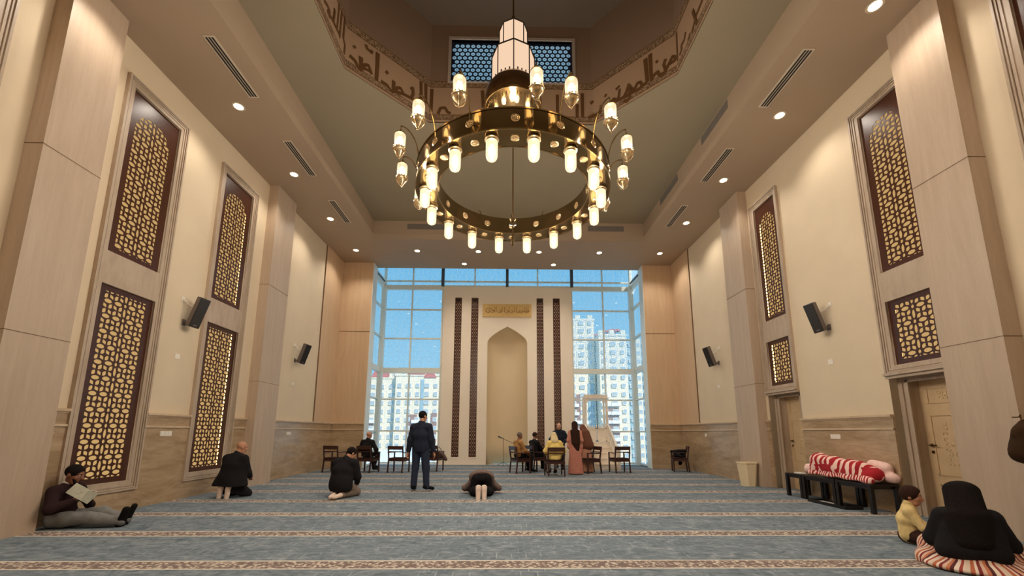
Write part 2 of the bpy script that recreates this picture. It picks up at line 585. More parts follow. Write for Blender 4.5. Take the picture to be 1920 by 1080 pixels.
# wainscots on the side walls
def wains(wall, sgn, wx, segs, low):
    for a, b in segs:
        i0, i1 = wx, wx + sgn * 0.03
        MB().box(i0, i1, a, b, 0, 1.40).build('wainscot', M_trav, wall)
        MB().box(i0, i1, a + .002, b - .002, 1.412, 1.602).build('wainscot_frieze', M_trav, wall)
        m = MB().box(i0, wx + sgn * 0.055, a, b, 1.38, 1.415).box(i0, wx + sgn * 0.075, a, b, 1.60, ZC).box(i0, wx + sgn * 0.05, a + .004, b - .004, 1.575, 1.602)
        m.build('wainscot_cap', M_cap, wall)
    for a, b in low:
        MB().box(wx, wx + sgn * 0.03, a, b, 0, 0.33).build('wainscot', M_trav, wall)
wains(wl, 1, WL, [(YN, 3.28), (4.62, 5.02), (5.80, 6.16), (7.48, 8.51), (9.85, 10.33), (11.27, BW - 0.03)], LF)
wains(wr, -1, WR, [(YN, 3.48), (4.60, 5.02), (6.93, 9.10), (10.22, 10.33), (11.27, BW - 0.03)], [])

# ------------------------------------------------------------------ pillars
def pillar(sgn, y0, y1, label):
    x0, x1 = (WL, PL) if sgn < 0 else (PR, WR)
    p = MB().box(x0, x1, y0, y1, 0.0, ZS).build('pillar', M_stone)
    tag(p, label, 'pillar', kind='structure')
    e = 0.004
    for z in (2.56, 5.11):
        MB().box(x0 + (0 if sgn < 0 else -e), x1 + (e if sgn < 0 else 0), y0 - e, y1 + e, z - 0.004, z + 0.004).build('stone_joint', M_joint, p)
    return p
pillar(-1, 5.02, 5.80, 'nearer grey beige stone pillar on the left wall')
pillar(-1, 10.33, 11.27, 'farther grey beige stone pillar on the left wall')
pillar(1, 5.02, 5.80, 'nearer grey beige stone pillar on the right wall')
pillar(1, 10.33, 11.27, 'farther grey beige stone pillar behind the waste bin')
pillar(-1, -0.3, 0.5, 'left wall pillar beside the viewer')
pillar(1, -0.3, 0.5, 'right wall pillar beside the viewer')

# ------------------------------------------------------------------ ceiling, tray and drum
sof = plate('ceiling', rect(WL - 0.3, WR + 0.3, YN - 0.3, 15.90), [rect(TLx, TRx, TYn, TYf)], 0.2, ZS, Matrix.Identity(4), M_soffit)
tag(sof, 'warm grey dropped ceiling border with downlights', 'ceiling', kind='structure')
riser = MB()
riser.box(TLx - 0.1, TLx, TYn - 0.1, TYf + 0.1, ZS + 0.199, ZT + 0.1).box(TRx, TRx + 0.1, TYn - 0.1, TYf + 0.1, ZS + 0.199, ZT + 0.1)
riser.box(TLx, TRx, TYf, TYf + 0.1, ZS + 0.199, ZT + 0.1).box(TLx, TRx, TYn - 0.1, TYn, ZS + 0.199, ZT + 0.1)
tag(riser.build('trim_1', M_soffit), 'upright step around the raised ceiling tray', 'trim', kind='structure')
OX, OYb, CUT = 3.42, 2.73, 1.45
OCT = [(XC - OX, YC - OYb + CUT), (XC - OX, YC + OYb - CUT), (XC - OX + CUT, YC + OYb), (XC + OX - CUT, YC + OYb),
       (XC + OX, YC + OYb - CUT), (XC + OX, YC - OYb + CUT), (XC + OX - CUT, YC - OYb), (XC - OX + CUT, YC - OYb)]
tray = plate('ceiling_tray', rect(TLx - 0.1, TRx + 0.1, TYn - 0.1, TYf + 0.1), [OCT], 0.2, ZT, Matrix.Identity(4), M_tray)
tag(tray, 'olive raised ceiling tray around the drum opening', 'ceiling', kind='structure')
DZ = 11.36
drum_wall = tag(bpy.data.objects.new('wall_drum', None), 'octagonal drum wall with painted calligraphy band', 'wall', kind='structure')
COL.objects.link(drum_wall)
FAC = []
for i in range(8):
    a, b = Vector((*OCT[i], 0)), Vector((*OCT[(i + 1) % 8], 0))
    FAC.append((a, b))
WIN_D = (-1.37, 1.62, 9.74, 10.94)
for i, (a, b) in enumerate(FAC):
    d = (b - a).normalized(); L = (b - a).length
    n_in = Vector((d.y, -d.x, 0))
    Mf = Matrix(((d.x, 0, -n_in.x, a.x), (d.y, 0, -n_in.y, a.y), (0, 1, 0, 0), (0, 0, 0, 1)))   # local z points outwards
    hs = []
    if i == 2:
        hs = [rect(WIN_D[0] - a.x, WIN_D[1] - a.x, WIN_D[2], WIN_D[3])]
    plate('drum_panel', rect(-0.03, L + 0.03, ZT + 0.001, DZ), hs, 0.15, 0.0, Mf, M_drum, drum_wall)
    if i in (0, 1, 2, 3, 4):
        def Q(u, v, w, a=a, d=d, n=n_in):
            return a + d * u + n * w + Vector((0, 0, v))
        MB().prism(rect(0.0, L, ZT + 0.02, 9.60), Q, 0.0, 0.004).build('band_field', M_band, drum_wall)
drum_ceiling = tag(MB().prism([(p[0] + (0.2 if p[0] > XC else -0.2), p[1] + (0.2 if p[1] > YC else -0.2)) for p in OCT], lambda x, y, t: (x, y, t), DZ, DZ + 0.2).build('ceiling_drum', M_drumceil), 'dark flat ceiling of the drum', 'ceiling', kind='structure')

def vine_mat():
    t = NT('painted vine border')
    v = t.coords((1, 1, 1))
    w = t.noise(v, 16, 5, 0.6, 2.0)
    k = t.math('ABSOLUTE', t.math('SUBTRACT', w, 0.5))
    c = t.ramp(k, [(0.0, lin((96, 70, 46))), (0.045, lin((110, 82, 56))), (0.075, lin((186, 158, 124)))])
    t.link(c, t.b.inputs['Base Color'])
    t.b.inputs['Roughness'].default_value = 0.8
    return t.m
M_vine = vine_mat()
for i in (0, 1, 2, 3, 4):
    a, b = FAC[i]
    d = (b - a).normalized(); L = (b - a).length; n = Vector((d.y, -d.x, 0))
    def Q(u, v, w, a=a, d=d, n=n):
        return a + d * u + n * w + Vector((0, 0, v))
    for z0, z1 in ((9.585, 9.735), (8.70, 8.82)):
        MB().prism(rect(0.0, L, z0, z1), Q, 0.004, 0.008).build('vine_border', M_vine, drum_wall)
        MB().prism(rect(0.0, L, z0 - 0.012, z0), Q, 0.004, 0.009).prism(rect(0.0, L, z1, z1 + 0.012), Q, 0.004, 0.009).build('border_line', M_letter, drum_wall)

def pix_dir(px, py):
    return CAM_F + CAM_R * ((px - 960) / FPX) - CAM_U * ((py - CY) / FPX)
CAMP = Vector((0, 0, CAMZ))

def on_drum(px, py):
    dr = pix_dir(px, py)
    best = None
    for i in (0, 1, 2, 3, 4):
        a, b = FAC[i]
        d = (b - a).normalized(); n = Vector((d.y, -d.x, 0))
        t = (a - CAMP).dot(n) / dr.dot(n)
        if t < 0: continue
        p = CAMP + dr * t
        s = (p - a).dot(d) / (b - a).length
        off = max(0, -s, s - 1)
        if best is None or off < best[0]:
            best = (off, i, p, n)
    return best[1:]

def ribbon(mb, pts, w0, w1=None, z=0.016):
    """flat painted stroke through wall points"""
    w1 = w1 or w0
    P = [p for _, p, _ in pts]; N = [n for *_, n in pts]
    P2, N2 = [], []
    for i in range(len(P) - 1):
        for k in range(4):
            t = k / 4
            P2.append(P[i].lerp(P[i + 1], t)); N2.append(N[i])
    P2.append(P[-1]); N2.append(N[-1])
    m = len(P2)
    vs, fs = [], []
    for i, p in enumerate(P2):
        d = (P2[min(i + 1, m - 1)] - P2[max(i - 1, 0)]).normalized()
        s = d.cross(N2[i]).normalized()
        w = (w0 + (w1 - w0) * i / (m - 1)) / 2
        for h in (0.002, z):
            vs += [p + s * w + N2[i] * h, p - s * w + N2[i] * h]
    for i in range(m - 1):
        o = i * 4
        fs += [(o, o + 1, o + 5, o + 4), (o + 2, o + 6, o + 7, o + 3), (o, o + 4, o + 6, o + 2), (o + 1, o + 3, o + 7, o + 5)]
    fs += [(0, 2, 3, 1), (4 * m - 4, 4 * m - 3, 4 * m - 1, 4 * m - 2)]
    mb.add(vs, fs)

def zl(ox, oy, sc):
    return lambda x, y: (ox + x / sc, oy + y / sc)
ZA = zl(600, 0, 4.696); ZB = zl(1080, 60, 6.354); ZI = lambda x, y: (x, y)
STROKES = [
    (ZA, .10, [(30, 0), (60, 45), (85, 100), (75, 150)]), (ZA, .09, [(60, 95), (105, 175), (160, 290)]), (ZA, .08, [(125, 85), (112, 190)]),
    (ZA, .09, [(167, 30), (148, 240)]), (ZA, .09, [(190, 100), (168, 330)]), (ZA, .09, [(217, 150), (200, 330), (215, 400), (208, 470)]),
    (ZA, .10, [(296, 402), (310, 428)]), (ZA, .09, [(402, 395), (412, 430), (455, 468), (455, 445)]), (ZA, .12, [(507, 470), (503, 580), (495, 700)]),
    (ZA, .11, [(258, 490), (305, 535), (345, 610), (365, 630)]), (ZA, .12, [(358, 505), (360, 560), (362, 625)]), (ZA, .10, [(362, 610), (395, 572), (425, 575), (455, 655)]),
    (ZA, .08, [(375, 600), (430, 625), (455, 655)]),
    (ZA, .10, [(578, 630), (596, 655)]), (ZA, .10, [(535, 715), (590, 752), (620, 800), (645, 818)]), (ZA, .11, [(648, 715), (645, 770), (642, 815)]),
    (ZA, .10, [(645, 810), (680, 775), (710, 778), (735, 828)]), (ZA, .10, [(640, 800), (735, 832), (845, 892)]), (ZA, .10, [(800, 870), (818, 830), (815, 775), (798, 788)]),
    (ZA, .11, [(888, 722), (888, 885)]), (ZA, .11, [(930, 745), (930, 915)]), (ZA, .12, [(985, 785), (978, 985)]),
    (ZA, .10, [(1040, 1005), (1060, 955), (1100, 950), (1125, 990), (1150, 1000)]),
    (ZI, .11, [(905, 171), (906, 203)]), (ZI, .11, [(1045, 178), (1045, 212)]), (ZI, .11, [(1082, 196), (1082, 222)]), (ZI, .10, [(930, 205), (950, 190), (975, 205)]),
    (ZB, .11, [(72, 740), (78, 1020)]), (ZB, .10, [(170, 855), (210, 825)]), (ZB, .12, [(145, 1025), (230, 995), (290, 955), (302, 870)]),
    (ZB, .09, [(345, 775), (365, 740)]), (ZB, .10, [(405, 855), (450, 800), (495, 820), (515, 760), (522, 680)]), (ZB, .11, [(400, 865), (540, 800), (640, 745), (760, 680), (850, 600)]),
    (ZB, .10, [(570, 822), (610, 830), (650, 780), (640, 700), (625, 625)]), (ZB, .10, [(560, 800), (600, 720), (628, 640), (680, 690), (700, 720)]),
    (ZB, .09, [(475, 690), (525, 640)]), (ZB, .10, [(690, 700), (735, 610), (770, 600), (795, 650)]), (ZB, .12, [(828, 325), (842, 480), (852, 600)]),
    (ZB, .12, [(885, 265), (892, 420), (900, 585)]), (ZB, .09, [(955, 372), (978, 342)]), (ZB, .10, [(895, 585), (930, 520), (975, 478), (1000, 520), (1045, 495)]),
    (ZB, .10, [(1010, 532), (1050, 505), (1068, 450), (1048, 390), (1070, 325)]), (ZB, .10, [(1060, 480), (1110, 380), (1155, 290), (1190, 300), (1180, 340), (1110, 390)]),
    (ZB, .09, [(1200, 5), (1208, 180), (1215, 345)]), (ZB, .09, [(1312, 0), (1295, 95), (1260, 160), (1265, 210), (1240, 275)]), (ZB, .09, [(1362, 10), (1350, 70), (1335, 105)]),
    (ZI, .09, [(1318, 0), (1306, 30), (1298, 62)]), (ZI, .09, [(1300, 20), (1308, 45)]),
]
per = {}
for fn, w, pts in STROKES:
    tp = [on_drum(*fn(*q)) for q in pts]
    i = tp[0][0]
    mb = per.setdefault(i, MB())
    ribbon(mb, tp, w * .74, w * 0.64, .010 + .0012 * (len(mb.v) % 97) / 8)
for i, mb in per.items():
    mb.build('calligraphy', M_letter, drum_wall)

# drum window: ring screen in front of deep blue glass
wd = tag(bpy.data.objects.new('window_6', None), 'small blue window with a ring screen high in the drum', 'window', kind='structure')
COL.objects.link(wd)
yb = YC + OYb
x0, x1, z0, z1 = WIN_D
fr = MB().box(x0 - .07, x1 + .07, yb - .03, yb + .10, z1, z1 + .07).box(x0 - .07, x0, yb - .03, yb + .10, z0, z1).box(x1, x1 + .07, yb - .03, yb + .10, z0, z1).box(x0 - .07, x1 + .07, yb - .03, yb + .1, z0 - .03, z0)
fr.build('window_frame', plain('pale window frame', (190, 176, 162), .7), wd)
def pearl():
    t = NT('pearly translucent rings')
    tl = t.add('ShaderNodeBsdfTranslucent'); tl.inputs[0].default_value = (0.95, 0.95, 0.95, 1)
    df = t.add('ShaderNodeBsdfDiffuse'); df.inputs[0].default_value = (0.6, 0.62, 0.66, 1)
    m = t.add('ShaderNodeMixShader'); m.inputs[0].default_value = 0.1
    t.link(tl.outputs[0], m.inputs[1]); t.link(df.outputs[0], m.inputs[2]); t.link(m.outputs[0], t.out.inputs[0])
    return t.m
MB().box(x0, x1, yb + .061, yb + .066, z0, z1).build('glass_pane', pearl(), wd)
hl, dots = [], MB()
dx = 0.132
r_i = 0
z = z0 + 0.055
while z < z1 - 0.04:
    x = x0 + 0.065 + (dx / 2 if r_i % 2 else 0)
    while x < x1 - 0.05:
        hl.append([(x + .053 * math.cos(2 * PI * k / 12), z + .050 * math.sin(2 * PI * k / 12)) for k in range(12)])
        dots.lathe([(.013, 0), (.013, .003), (.0, .003)], n=8, M=Matrix.Translation((x, yb + .0605, z)) @ Matrix.Rotation(PI / 2, 4, 'X'))
        x += dx
    z += 0.114
    r_i += 1
M_navy = plain('dark navy screen', (24, 34, 58), .5)
plate('ring_lattice', rect(x0, x1, z0, z1), hl, .004, 0, axes((0, yb + .060, 0), (1, 0, 0), (0, 0, 1)), M_navy, wd)
dots.build('ring_centres', plain('blue grey ring centres', (96, 120, 156), .5), wd)

# ------------------------------------------------------------------ lattice screens
def ellipse(cx, cy, rx, ry, n=14, pw=1.0):
    return [(cx + rx * math.copysign(abs(math.cos(2 * PI * k / n)) ** pw, math.cos(2 * PI * k / n)),
             cy + ry * math.copysign(abs(math.sin(2 * PI * k / n)) ** pw, math.sin(2 * PI * k / n))) for k in range(n)]

def clip_poly(poly, conv):
    """keep the piece of poly inside a convex counter-clockwise outline"""
    out = list(poly)
    for (ax_, ay_), (bx_, by_) in zip(conv, conv[1:] + conv[:1]):
        if abs(ax_ - bx_) + abs(ay_ - by_) < 1e-7: continue
        def sd(p):
            return (bx_ - ax_) * (p[1] - ay_) - (by_ - ay_) * (p[0] - ax_)
        src, out = out, []
        for p, q in zip(src, src[1:] + src[:1]):
            dp, dq = sd(p), sd(q)
            if dp >= 0: out.append(p)
            if (dp >= 0) != (dq >= 0):
                t = dp / (dp - dq)
                out.append((p[0] + t * (q[0] - p[0]), p[1] + t * (q[1] - p[1])))
        if len(out) < 3: return None
    ar = abs(sum(p[0] * q[1] - q[0] * p[1] for p, q in zip(out, out[1:] + out[:1]))) / 2
    return out if ar > 3e-4 else None

def lattice_holes(z0, z1, conv):
    """eye, drop and square cut-outs on a 0.25 m grid"""
    out = []
    P = 0.25
    nrow = int((z1 - z0) / P) + 2
    for j in range(-1, nrow):
        zc = z0 + 0.06 + j * P
        cand = [ellipse(0, zc, .027, .031, 10), ellipse(0, zc + P / 2, .028, .074)]
        for s in (-1, 1):
            for ex in (.128, .305):
                cand.append(ellipse(s * ex, zc, .068, .034))
            for qx, tilt in ((.078, 1), (.172, -1), (.256, 1), (.350, -1)):
                for sg in (-1, 1):
                    cxx, czz = s * qx, zc + sg * .079
                    sk = 0.012 * tilt * s * sg
                    cand.append([(cxx - .033, czz - .026 - sk), (cxx + .012, czz - .034), (cxx + .034, czz - .022 + sk), (cxx + .033, czz + .026 + sk),
                                 (cxx - .010, czz + .034), (cxx - .034, czz + .022 - sk)])
        for poly in cand:
            c = clip_poly(poly, conv)
            if c: out.append(c)
    return out

def screen_mesh(w, h, arched, margin):
    hw = w / 2 - margin
    if arched:
        clip = [(-hw, .10), (hw, .10)] + [(hw * math.copysign(abs(math.cos(t)) ** .8, math.cos(t)), h - .66 + .36 * math.sin(t) ** .9) for t in [PI * k / 14 for k in range(15)]]
    else:
        clip = rect(-hw, hw, .09, h - .09)
    hl = lattice_holes(0.10, h, clip)
    return plate_mesh('wooden_lattice', rect(-w / 2, w / 2, 0, h), hl, 0.011, -0.026)

def surround(Mw, a, b, zb, zt, holesr, wall):
    """moulded stone surround on a wall, in wall-local u"""
    hs = [rect(*h) for h in holesr]
    plate('stone_surround', rect(a + .012, b - .012, zb + .012, zt - .012), hs, 0.03, 0.0, Mw, M_frame, wall)
    m = MB()
    for ins, w, t in ((0.0, 0.03, 0.065), (0.035, 0.022, 0.05), (0.07, 0.03, 0.042)):
        aa, bb, cc, dd = a + ins, b - ins, zb + ins, zt - ins
        for r in ((aa, aa + w, cc, dd), (bb - w, bb, cc, dd), (aa + w, bb - w, dd - w, dd), (aa + w, bb - w, cc, cc + w)):
            m.prism(rect(*r), lambda x, y, z: Mw @ Vector((x, y, z)), 0.0, t)
    m.build('frame_moulding', M_frame, wall)

def glow_box(w, h, parent, far_sign):
    MB().box(-w / 2, w / 2, 0.0, h, -0.15, -0.14).build('backlight_sheet', M_glow, parent)
    xs = far_sign * (w / 2 - 0.012)
    MB().box(xs - 0.006, xs + 0.006, 0.04, h - 0.04, -0.12, -0.09).build('light_strip', M_strip, parent)

SCREENS = {}
def screen(Mw, uc, z0, w, h, arched, margin, label, far_sign, group):
    key = (round(w, 3), round(h, 3), arched)
    M = Mw @ Matrix.Translation((uc, z0, 0))
    o = bpy.data.objects.new('lattice_screen', None)
    COL.objects.link(o)
    o.matrix_world = M
    tag(o, label, 'screen', group)
    if key not in SCREENS:
        SCREENS[key] = screen_mesh(w, h, arched, margin)
    link('wooden_lattice', SCREENS[key], M_latt, o)
    glow_box(w, h, o, far_sign)

posL = ['left wall bay beside the viewer', 'left wall just past the nearer left pillar', 'left wall just before the farther left pillar']
for k, (a, b) in enumerate(LF):
    ha, hb = a + 0.15, b - 0.16
    surround(ML, a, b, 0.33, FT, [(ha, hb, *LU), (ha, hb, *LLw)], wl)
    w = hb - ha
    screen(ML, (ha + hb) / 2, LU[0], w, LU[1] - LU[0], True, 0.145, 'arched backlit lattice, upper one on the ' + posL[k], 1, 'upper lattice screens')
    screen(ML, (ha + hb) / 2, LLw[0], w, LLw[1] - LLw[0], False, 0.125, 'rectangular backlit lattice, lower one on the ' + posL[k], 1, 'lower lattice screens')
posR = ['right wall bay beside the viewer', 'right wall over the nearer carved door', 'right wall over the farther carved door']
for k, (a, b) in enumerate(RF):
    ha, hb = -b + 0.17, -a - 0.13
    surround(MR, -b, -a, 2.31, FT, [(ha, hb, *RU), (ha, hb, *RLw)], wr)
    w = hb - ha
    screen(MR, (ha + hb) / 2, RU[0], w, RU[1] - RU[0], True, 0.12, 'tall arched backlit lattice on the ' + posR[k], -1, 'upper lattice screens')
    screen(MR, (ha + hb) / 2, RLw[0], w, RLw[1] - RLw[0], False, 0.11, 'small squarish backlit lattice on the ' + posR[k], -1, 'lower lattice screens')

# ------------------------------------------------------------------ doors
for k, (a, b) in enumerate(RF):
    d = tag(bpy.data.objects.new('door_%d' % (k + 1), None), ['carved cream door beside the viewer', 'carved cream door nearer the sitting boy and woman', 'carved cream door behind the far end of the low tables'][k], 'door', kind='structure')
    COL.objects.link(d)
    MB().box(WR + 0.42, WR + 0.5, a - .1, b + .1, 0, 2.4).build('back_board', M_door, d)
    # cornice, casing and deep reveal
    MB().box(WR - 0.10, WR + 0.02, a + .01, b + 0.0, 2.29, 2.335).box(WR - 0.06, WR + 0.02, a + .01, b, 2.24, 2.29).build('cornice', M_frame, d)
    c = MB()
    c.box(WR + .14, WR + .44, b - .17, b, 0, 2.31).box(WR + .14, WR + .44, a, a + .17, 0, 2.31).box(WR + .14, WR + .44, a + .17, b - .17, 2.19, 2.31)
    c.box(WR + .115, WR + .14, b - .10, b - .07, 0, 2.27).box(WR + .115, WR + .14, a + .07, a + .10, 0, 2.27)
    c.box(WR + .115, WR + .14, b - .20, b - .16, 0, 2.21).box(WR + .115, WR + .14, a + .16, a + .20, 0, 2.21).box(WR + .115, WR + .14, a + .16, b - .16, 2.17, 2.21)
    c.build('door_casing', M_frame, d)
    ya, yb2 = a + .17, b - .17
    xf = WR + .33
    lf = MB().box(xf, xf + .05, ya, yb2, 0.0, 2.19).build('door_leaf', M_door, d)
    tr = MB()
    def panel(z0, z1, inset=0.11):
        p0, p1 = ya + inset, yb2 - inset
        for r in ((p0, p0 + .02, z0, z1), (p1 - .02, p1, z0, z1), (p0, p1, z0, z0 + .02), (p0, p1, z1 - .02, z1)):
            tr.box(xf - .014, xf, r[0], r[1], r[2], r[3])
    panel(1.80, 2.06); panel(0.66, 1.62); panel(0.10, 0.52)
    tr.build('door_panel', M_door, lf)
    cv = MB()
    cy = (ya + yb2) / 2
    for zc, hh, ww in ((1.93, .07, .16), (1.15, .36, .15), (.31, .12, .14)):
        for q in range(9 if hh > .2 else 4):
            tt = (q + .5) / (9 if hh > .2 else 4) * 2 - 1
            for s in (-1, 1):
                rr = ww * (0.35 + 0.5 * abs(math.sin(q * 1.7)))
                cpts = []
                for e in range(12):
                    an_ = e / 11 * 4.6
                    rad = .042 * (1 - e / 14)
                    cpts.append((xf - .004, cy + s * (.02 + rr * .55 + rad * math.cos(an_ + q)), zc + hh * tt + rad * math.sin(an_ + q)))
                cv.tube(cpts, .0065, 5)
        cv.lathe([(0.0, .016), (.02, .012), (.035, .0)], n=10, M=Matrix.Translation((xf, cy, zc)) @ Matrix.Rotation(-PI / 2, 4, 'Y'))
    cv.build('carving', M_door, lf, smooth=True)
    hd = MB().tube([(xf, yb2 - .07, 1.13), (xf - .05, yb2 - .07, 1.13), (xf - .055, yb2 - .09, 1.13), (xf - .055, yb2 - .19, 1.13)], .011, 8)
    hd.lathe([(.024, 0), (.024, .01), (.0, .012)], n=12, M=Matrix.Translation((xf, yb2 - .07, 1.13)) @ Matrix.Rotation(-PI / 2, 4, 'Y'))
    hd.lathe([(.026, 0), (.026, .012), (.0, .014)], n=12, M=Matrix.Translation((xf, yb2 - .08, 1.02)) @ Matrix.Rotation(-PI / 2, 4, 'Y'))
    hd.build('door_handle', M_bronze, d, smooth=True)

# ------------------------------------------------------------------ glazed bay
def box_obj(name, mat, parent, *bx):
    m = MB()
    for b in bx:
        m.box(*b)
    return m.build(name, mat, parent)
GX = [-5.27, -4.06, -2.74, -1.35, 0.07, 1.42, 2.90, 4.27, 5.52]
GZ = [0.06, 1.35, 2.66, 3.88, 5.27, 6.56, 7.56, 7.86, 9.20]
def bay_window(n, label, xs, zs, axis='front', xfix=None):
    w = tag(bpy.data.objects.new('window_%d' % n, None), label, 'window', kind='structure')
    COL.objects.link(w)
    m = MB()
    def bx(u0, u1, z0, z1, d0, d1):
        if axis == 'front':
            m.box(u0, u1, GY - d1, GY - d0, z0, z1)
        else:
            sg = 1 if xfix < 0 else -1
            m.box(xfix + sg * d0, xfix + sg * d1, u0, u1, z0, z1)
    for i, u in enumerate(xs):
        t = .05 if 0 < i < len(xs) - 1 else .07
        bx(u - t / 2, u + t / 2, zs[0] - .06, zs[-1] - (.11 if n < 3 else 0), -.03, .10)
    for j, z in enumerate(zs):
        if n < 3 and j == len(zs) - 1: continue
        t = .22 if abs(z - 3.88) < .01 else .20 if abs(z - 7.56) < .01 else .06
        d = .12 if t > .1 else .07
        bx(xs[0], xs[-1], z - t / 2, z + t / 2, -.02, d)
    m.build('window_frame', M_white, w)
    for i in range(len(xs) - 1):
        for j in range(len(zs) - 1):
            mat = M_pane if zs[j] > 3.7 else M_pane2
            p = MB()
            if axis == 'front':
                p.box(xs[i] + .02, xs[i + 1] - .02, GY - .004, GY + .004, zs[j] + .02, zs[j + 1] - .02)
            else:
                p.box(xfix - .004, xfix + .004, xs[i] + .02, xs[i + 1] - .02, zs[j] + .02, zs[j + 1] - .02)
            p.build('glass_pane', mat, w)
    return w
bay_window(1, 'tall glazed grid window left of the mihrab wall', GX[0:3], GZ[:7])
bay_window(2, 'tall glazed grid window right of the mihrab wall', GX[6:9], GZ[:7])
w3 = bay_window(3, 'long clerestory glazing above the mihrab wall', GX, GZ[6:])
for x in (GX[2], GX[4], GX[6]):
    MB().box(x - .06, x + .06, GY - .25, GY - .1, 7.6, 9.2).build('steel_post', M_dkmull, w3)
bay_window(4, 'narrow side glazing on the left flank of the bay', [15.98, GY], GZ, 'side', -5.33)
bay_window(5, 'narrow side glazing on the right flank of the bay', [15.98, GY], GZ, 'side', 5.58)
for n, x in ((2, -5.24), (3, 5.46)):
    t = MB().box(x - .09, x + .09, GY - .34, GY - .12, 0, 7.62).build('trim_%d' % n, M_white)
    tag(t, 'white steel corner post %s of the glazed bay' % ('left' if x < 0 else 'right'), 'trim', kind='structure')
    for z in (1.35, 2.66, 3.88, 5.27, 6.56, 7.75):
        s = -1 if x < 0 else 1
        MB().beam((x, GY - .3, z), (x + s * .02, 16.05, z), .05, .05).build('cross_bracket', M_dkmull if z > 7.6 else M_white, t)
tag(MB().box(-5.6, 5.85, 15.9, GY + .2, 9.2, 9.4).build('ceiling_bay', M_white), 'high white roof slab over the glazed bay', 'ceiling', kind='structure')
tag(MB().box(-5.6, 5.85, 15.9, 15.98, ZS, 9.2).build('trim_4', M_soffit), 'upstand above the ceiling edge at the bay', 'trim', kind='structure')
tag(MB().box(-5.33, 5.58, GY - .06, GY + .2, -.2, .0).build('trim_5', M_white), 'low sill under the bay glazing', 'trim', kind='structure')

# ------------------------------------------------------------------ mihrab wall
MX0, MX1, MZ = -2.69, 2.87, 7.56
NX0, NX1, NSP, NAP = -0.77, 0.95, 5.08, 5.81
ncx = (NX0 + NX1) / 2
hwn = (NX1 - NX0) / 2
def arch_pts(n=12):
    right = []
    for k in range(n + 1):
        t = k / n
        # rounded shoulder then a nearly straight rise to the point
        x = hwn * float(np.interp(t, [0, .12, .31, .55, .78, .9, 1], [1, .985, .89, .65, .36, .17, 0]))
        z = NSP + (NAP - NSP) * t
        right.append((ncx + x, z))
    left = [(2 * ncx - x, z) for x, z in reversed(right[:-1])]
    return right + left
ap = arch_pts()
opening = [(NX0, 0.0), (NX1, 0.0)] + ap
strips = [(-2.20, -1.88), (-1.49, -1.16), (1.34, 1.66), (2.05, 2.38)]
SZ0, SZ1 = 0.29, 7.10
outer = [(MX0, 0), (NX0, 0)] + [(p[0], p[1]) for p in reversed(ap)] + [(NX1, 0), (MX1, 0), (MX1, MZ), (MX0, MZ)]
Mm = axes((0, MY, 0), (1, 0, 0), (0, 0, 1))     # local z = -Y (towards the room)
mih = plate('wall_mihrab', outer, [rect(a + .015, b - .015, SZ0 + .015, SZ1 - .015) for a, b in strips], 0.12, -0.12, Mm, M_mihrab)
tag(mih, 'tall cream mihrab wall panel in front of the glazing', 'wall', kind='structure')
nb = MB()
n = 20
prof = opening[1:]
# half-round niche shell behind the opening
rows = []
for zz in np.linspace(0, NSP, 8):
    rows.append((hwn, zz))
for k in range(1, 13):
    x, z_ = ap[k]
    rows.append((max(x - ncx, 0.002), z_))
for r, zz in rows:
    for k in range(n + 1):
        a = PI * k / n
        nb.v.append((ncx + r * math.cos(a), MY + .12 + 0.62 * (r / hwn) * math.sin(a) - 0.121, zz))
for i in range(len(rows) - 1):
    for k in range(n):
        o = i * (n + 1) + k
        nb.f.append((o, o + 1, o + n + 2, o + n + 1))
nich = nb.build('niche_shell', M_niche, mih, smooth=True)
nich.modifiers.new('solid', 'SOLIDIFY').thickness = 0.02
def star_holes(w, h):
    hs = []
    P = 0.155
    rws = int((h - .3) / P)
    for j in range(rws):
        zc = .12 + j * P
        for i in (-1, 0, 1):
            hs.append(ellipse(i * .085, zc, .028, .036, 8))
        for i in (-.5, .5):
            hs.append([(i * .085 - .026, zc + P / 2), (i * .085, zc + P / 2 - .036), (i * .085 + .026, zc + P / 2), (i * .085, zc + P / 2 + .036)])
    return hs
sw, sh = .32, SZ1 - SZ0
st_me = plate_mesh('fretwork', rect(-sw / 2, sw / 2, 0, sh), star_holes(sw, sh), 0.02, -.03)
lab = ['leftmost', 'second from the left', 'third from the left', 'rightmost']
M_stripback = plain('pale strip backing', (222, 192, 164), 0.6)
for i, (a, b) in enumerate(strips):
    o = bpy.data.objects.new('fretwork_strip', None)
    COL.objects.link(o)
    o.matrix_world = Mm @ Matrix.Translation(((a + b) / 2, SZ0, 0))
    tag(o, 'tall narrow dark fretwork strip on the mihrab wall, %s of four' % lab[i], 'screen', 'fretwork strips on the mihrab wall')
    link('fretwork', st_me, M_latt, o)
    MB().box(-sw / 2, sw / 2, 0, sh, -.05, -.045).build('backing', M_stripback, o)
    e = .02
    MB().box(-sw / 2 - e, -sw / 2, -e, sh + e, -.01, .012).box(sw / 2, sw / 2 + e, -e, sh + e, -.01, .012).box(-sw / 2, sw / 2, sh, sh + e, -.01, .012).box(-sw / 2, sw / 2, -e, 0, -.01, .012).build('edge_moulding', M_mihrab, o)
    MB().box(-.09, .09, sh - .17, sh - .08, -.012, -.008).build('dark_block', M_slot, o)

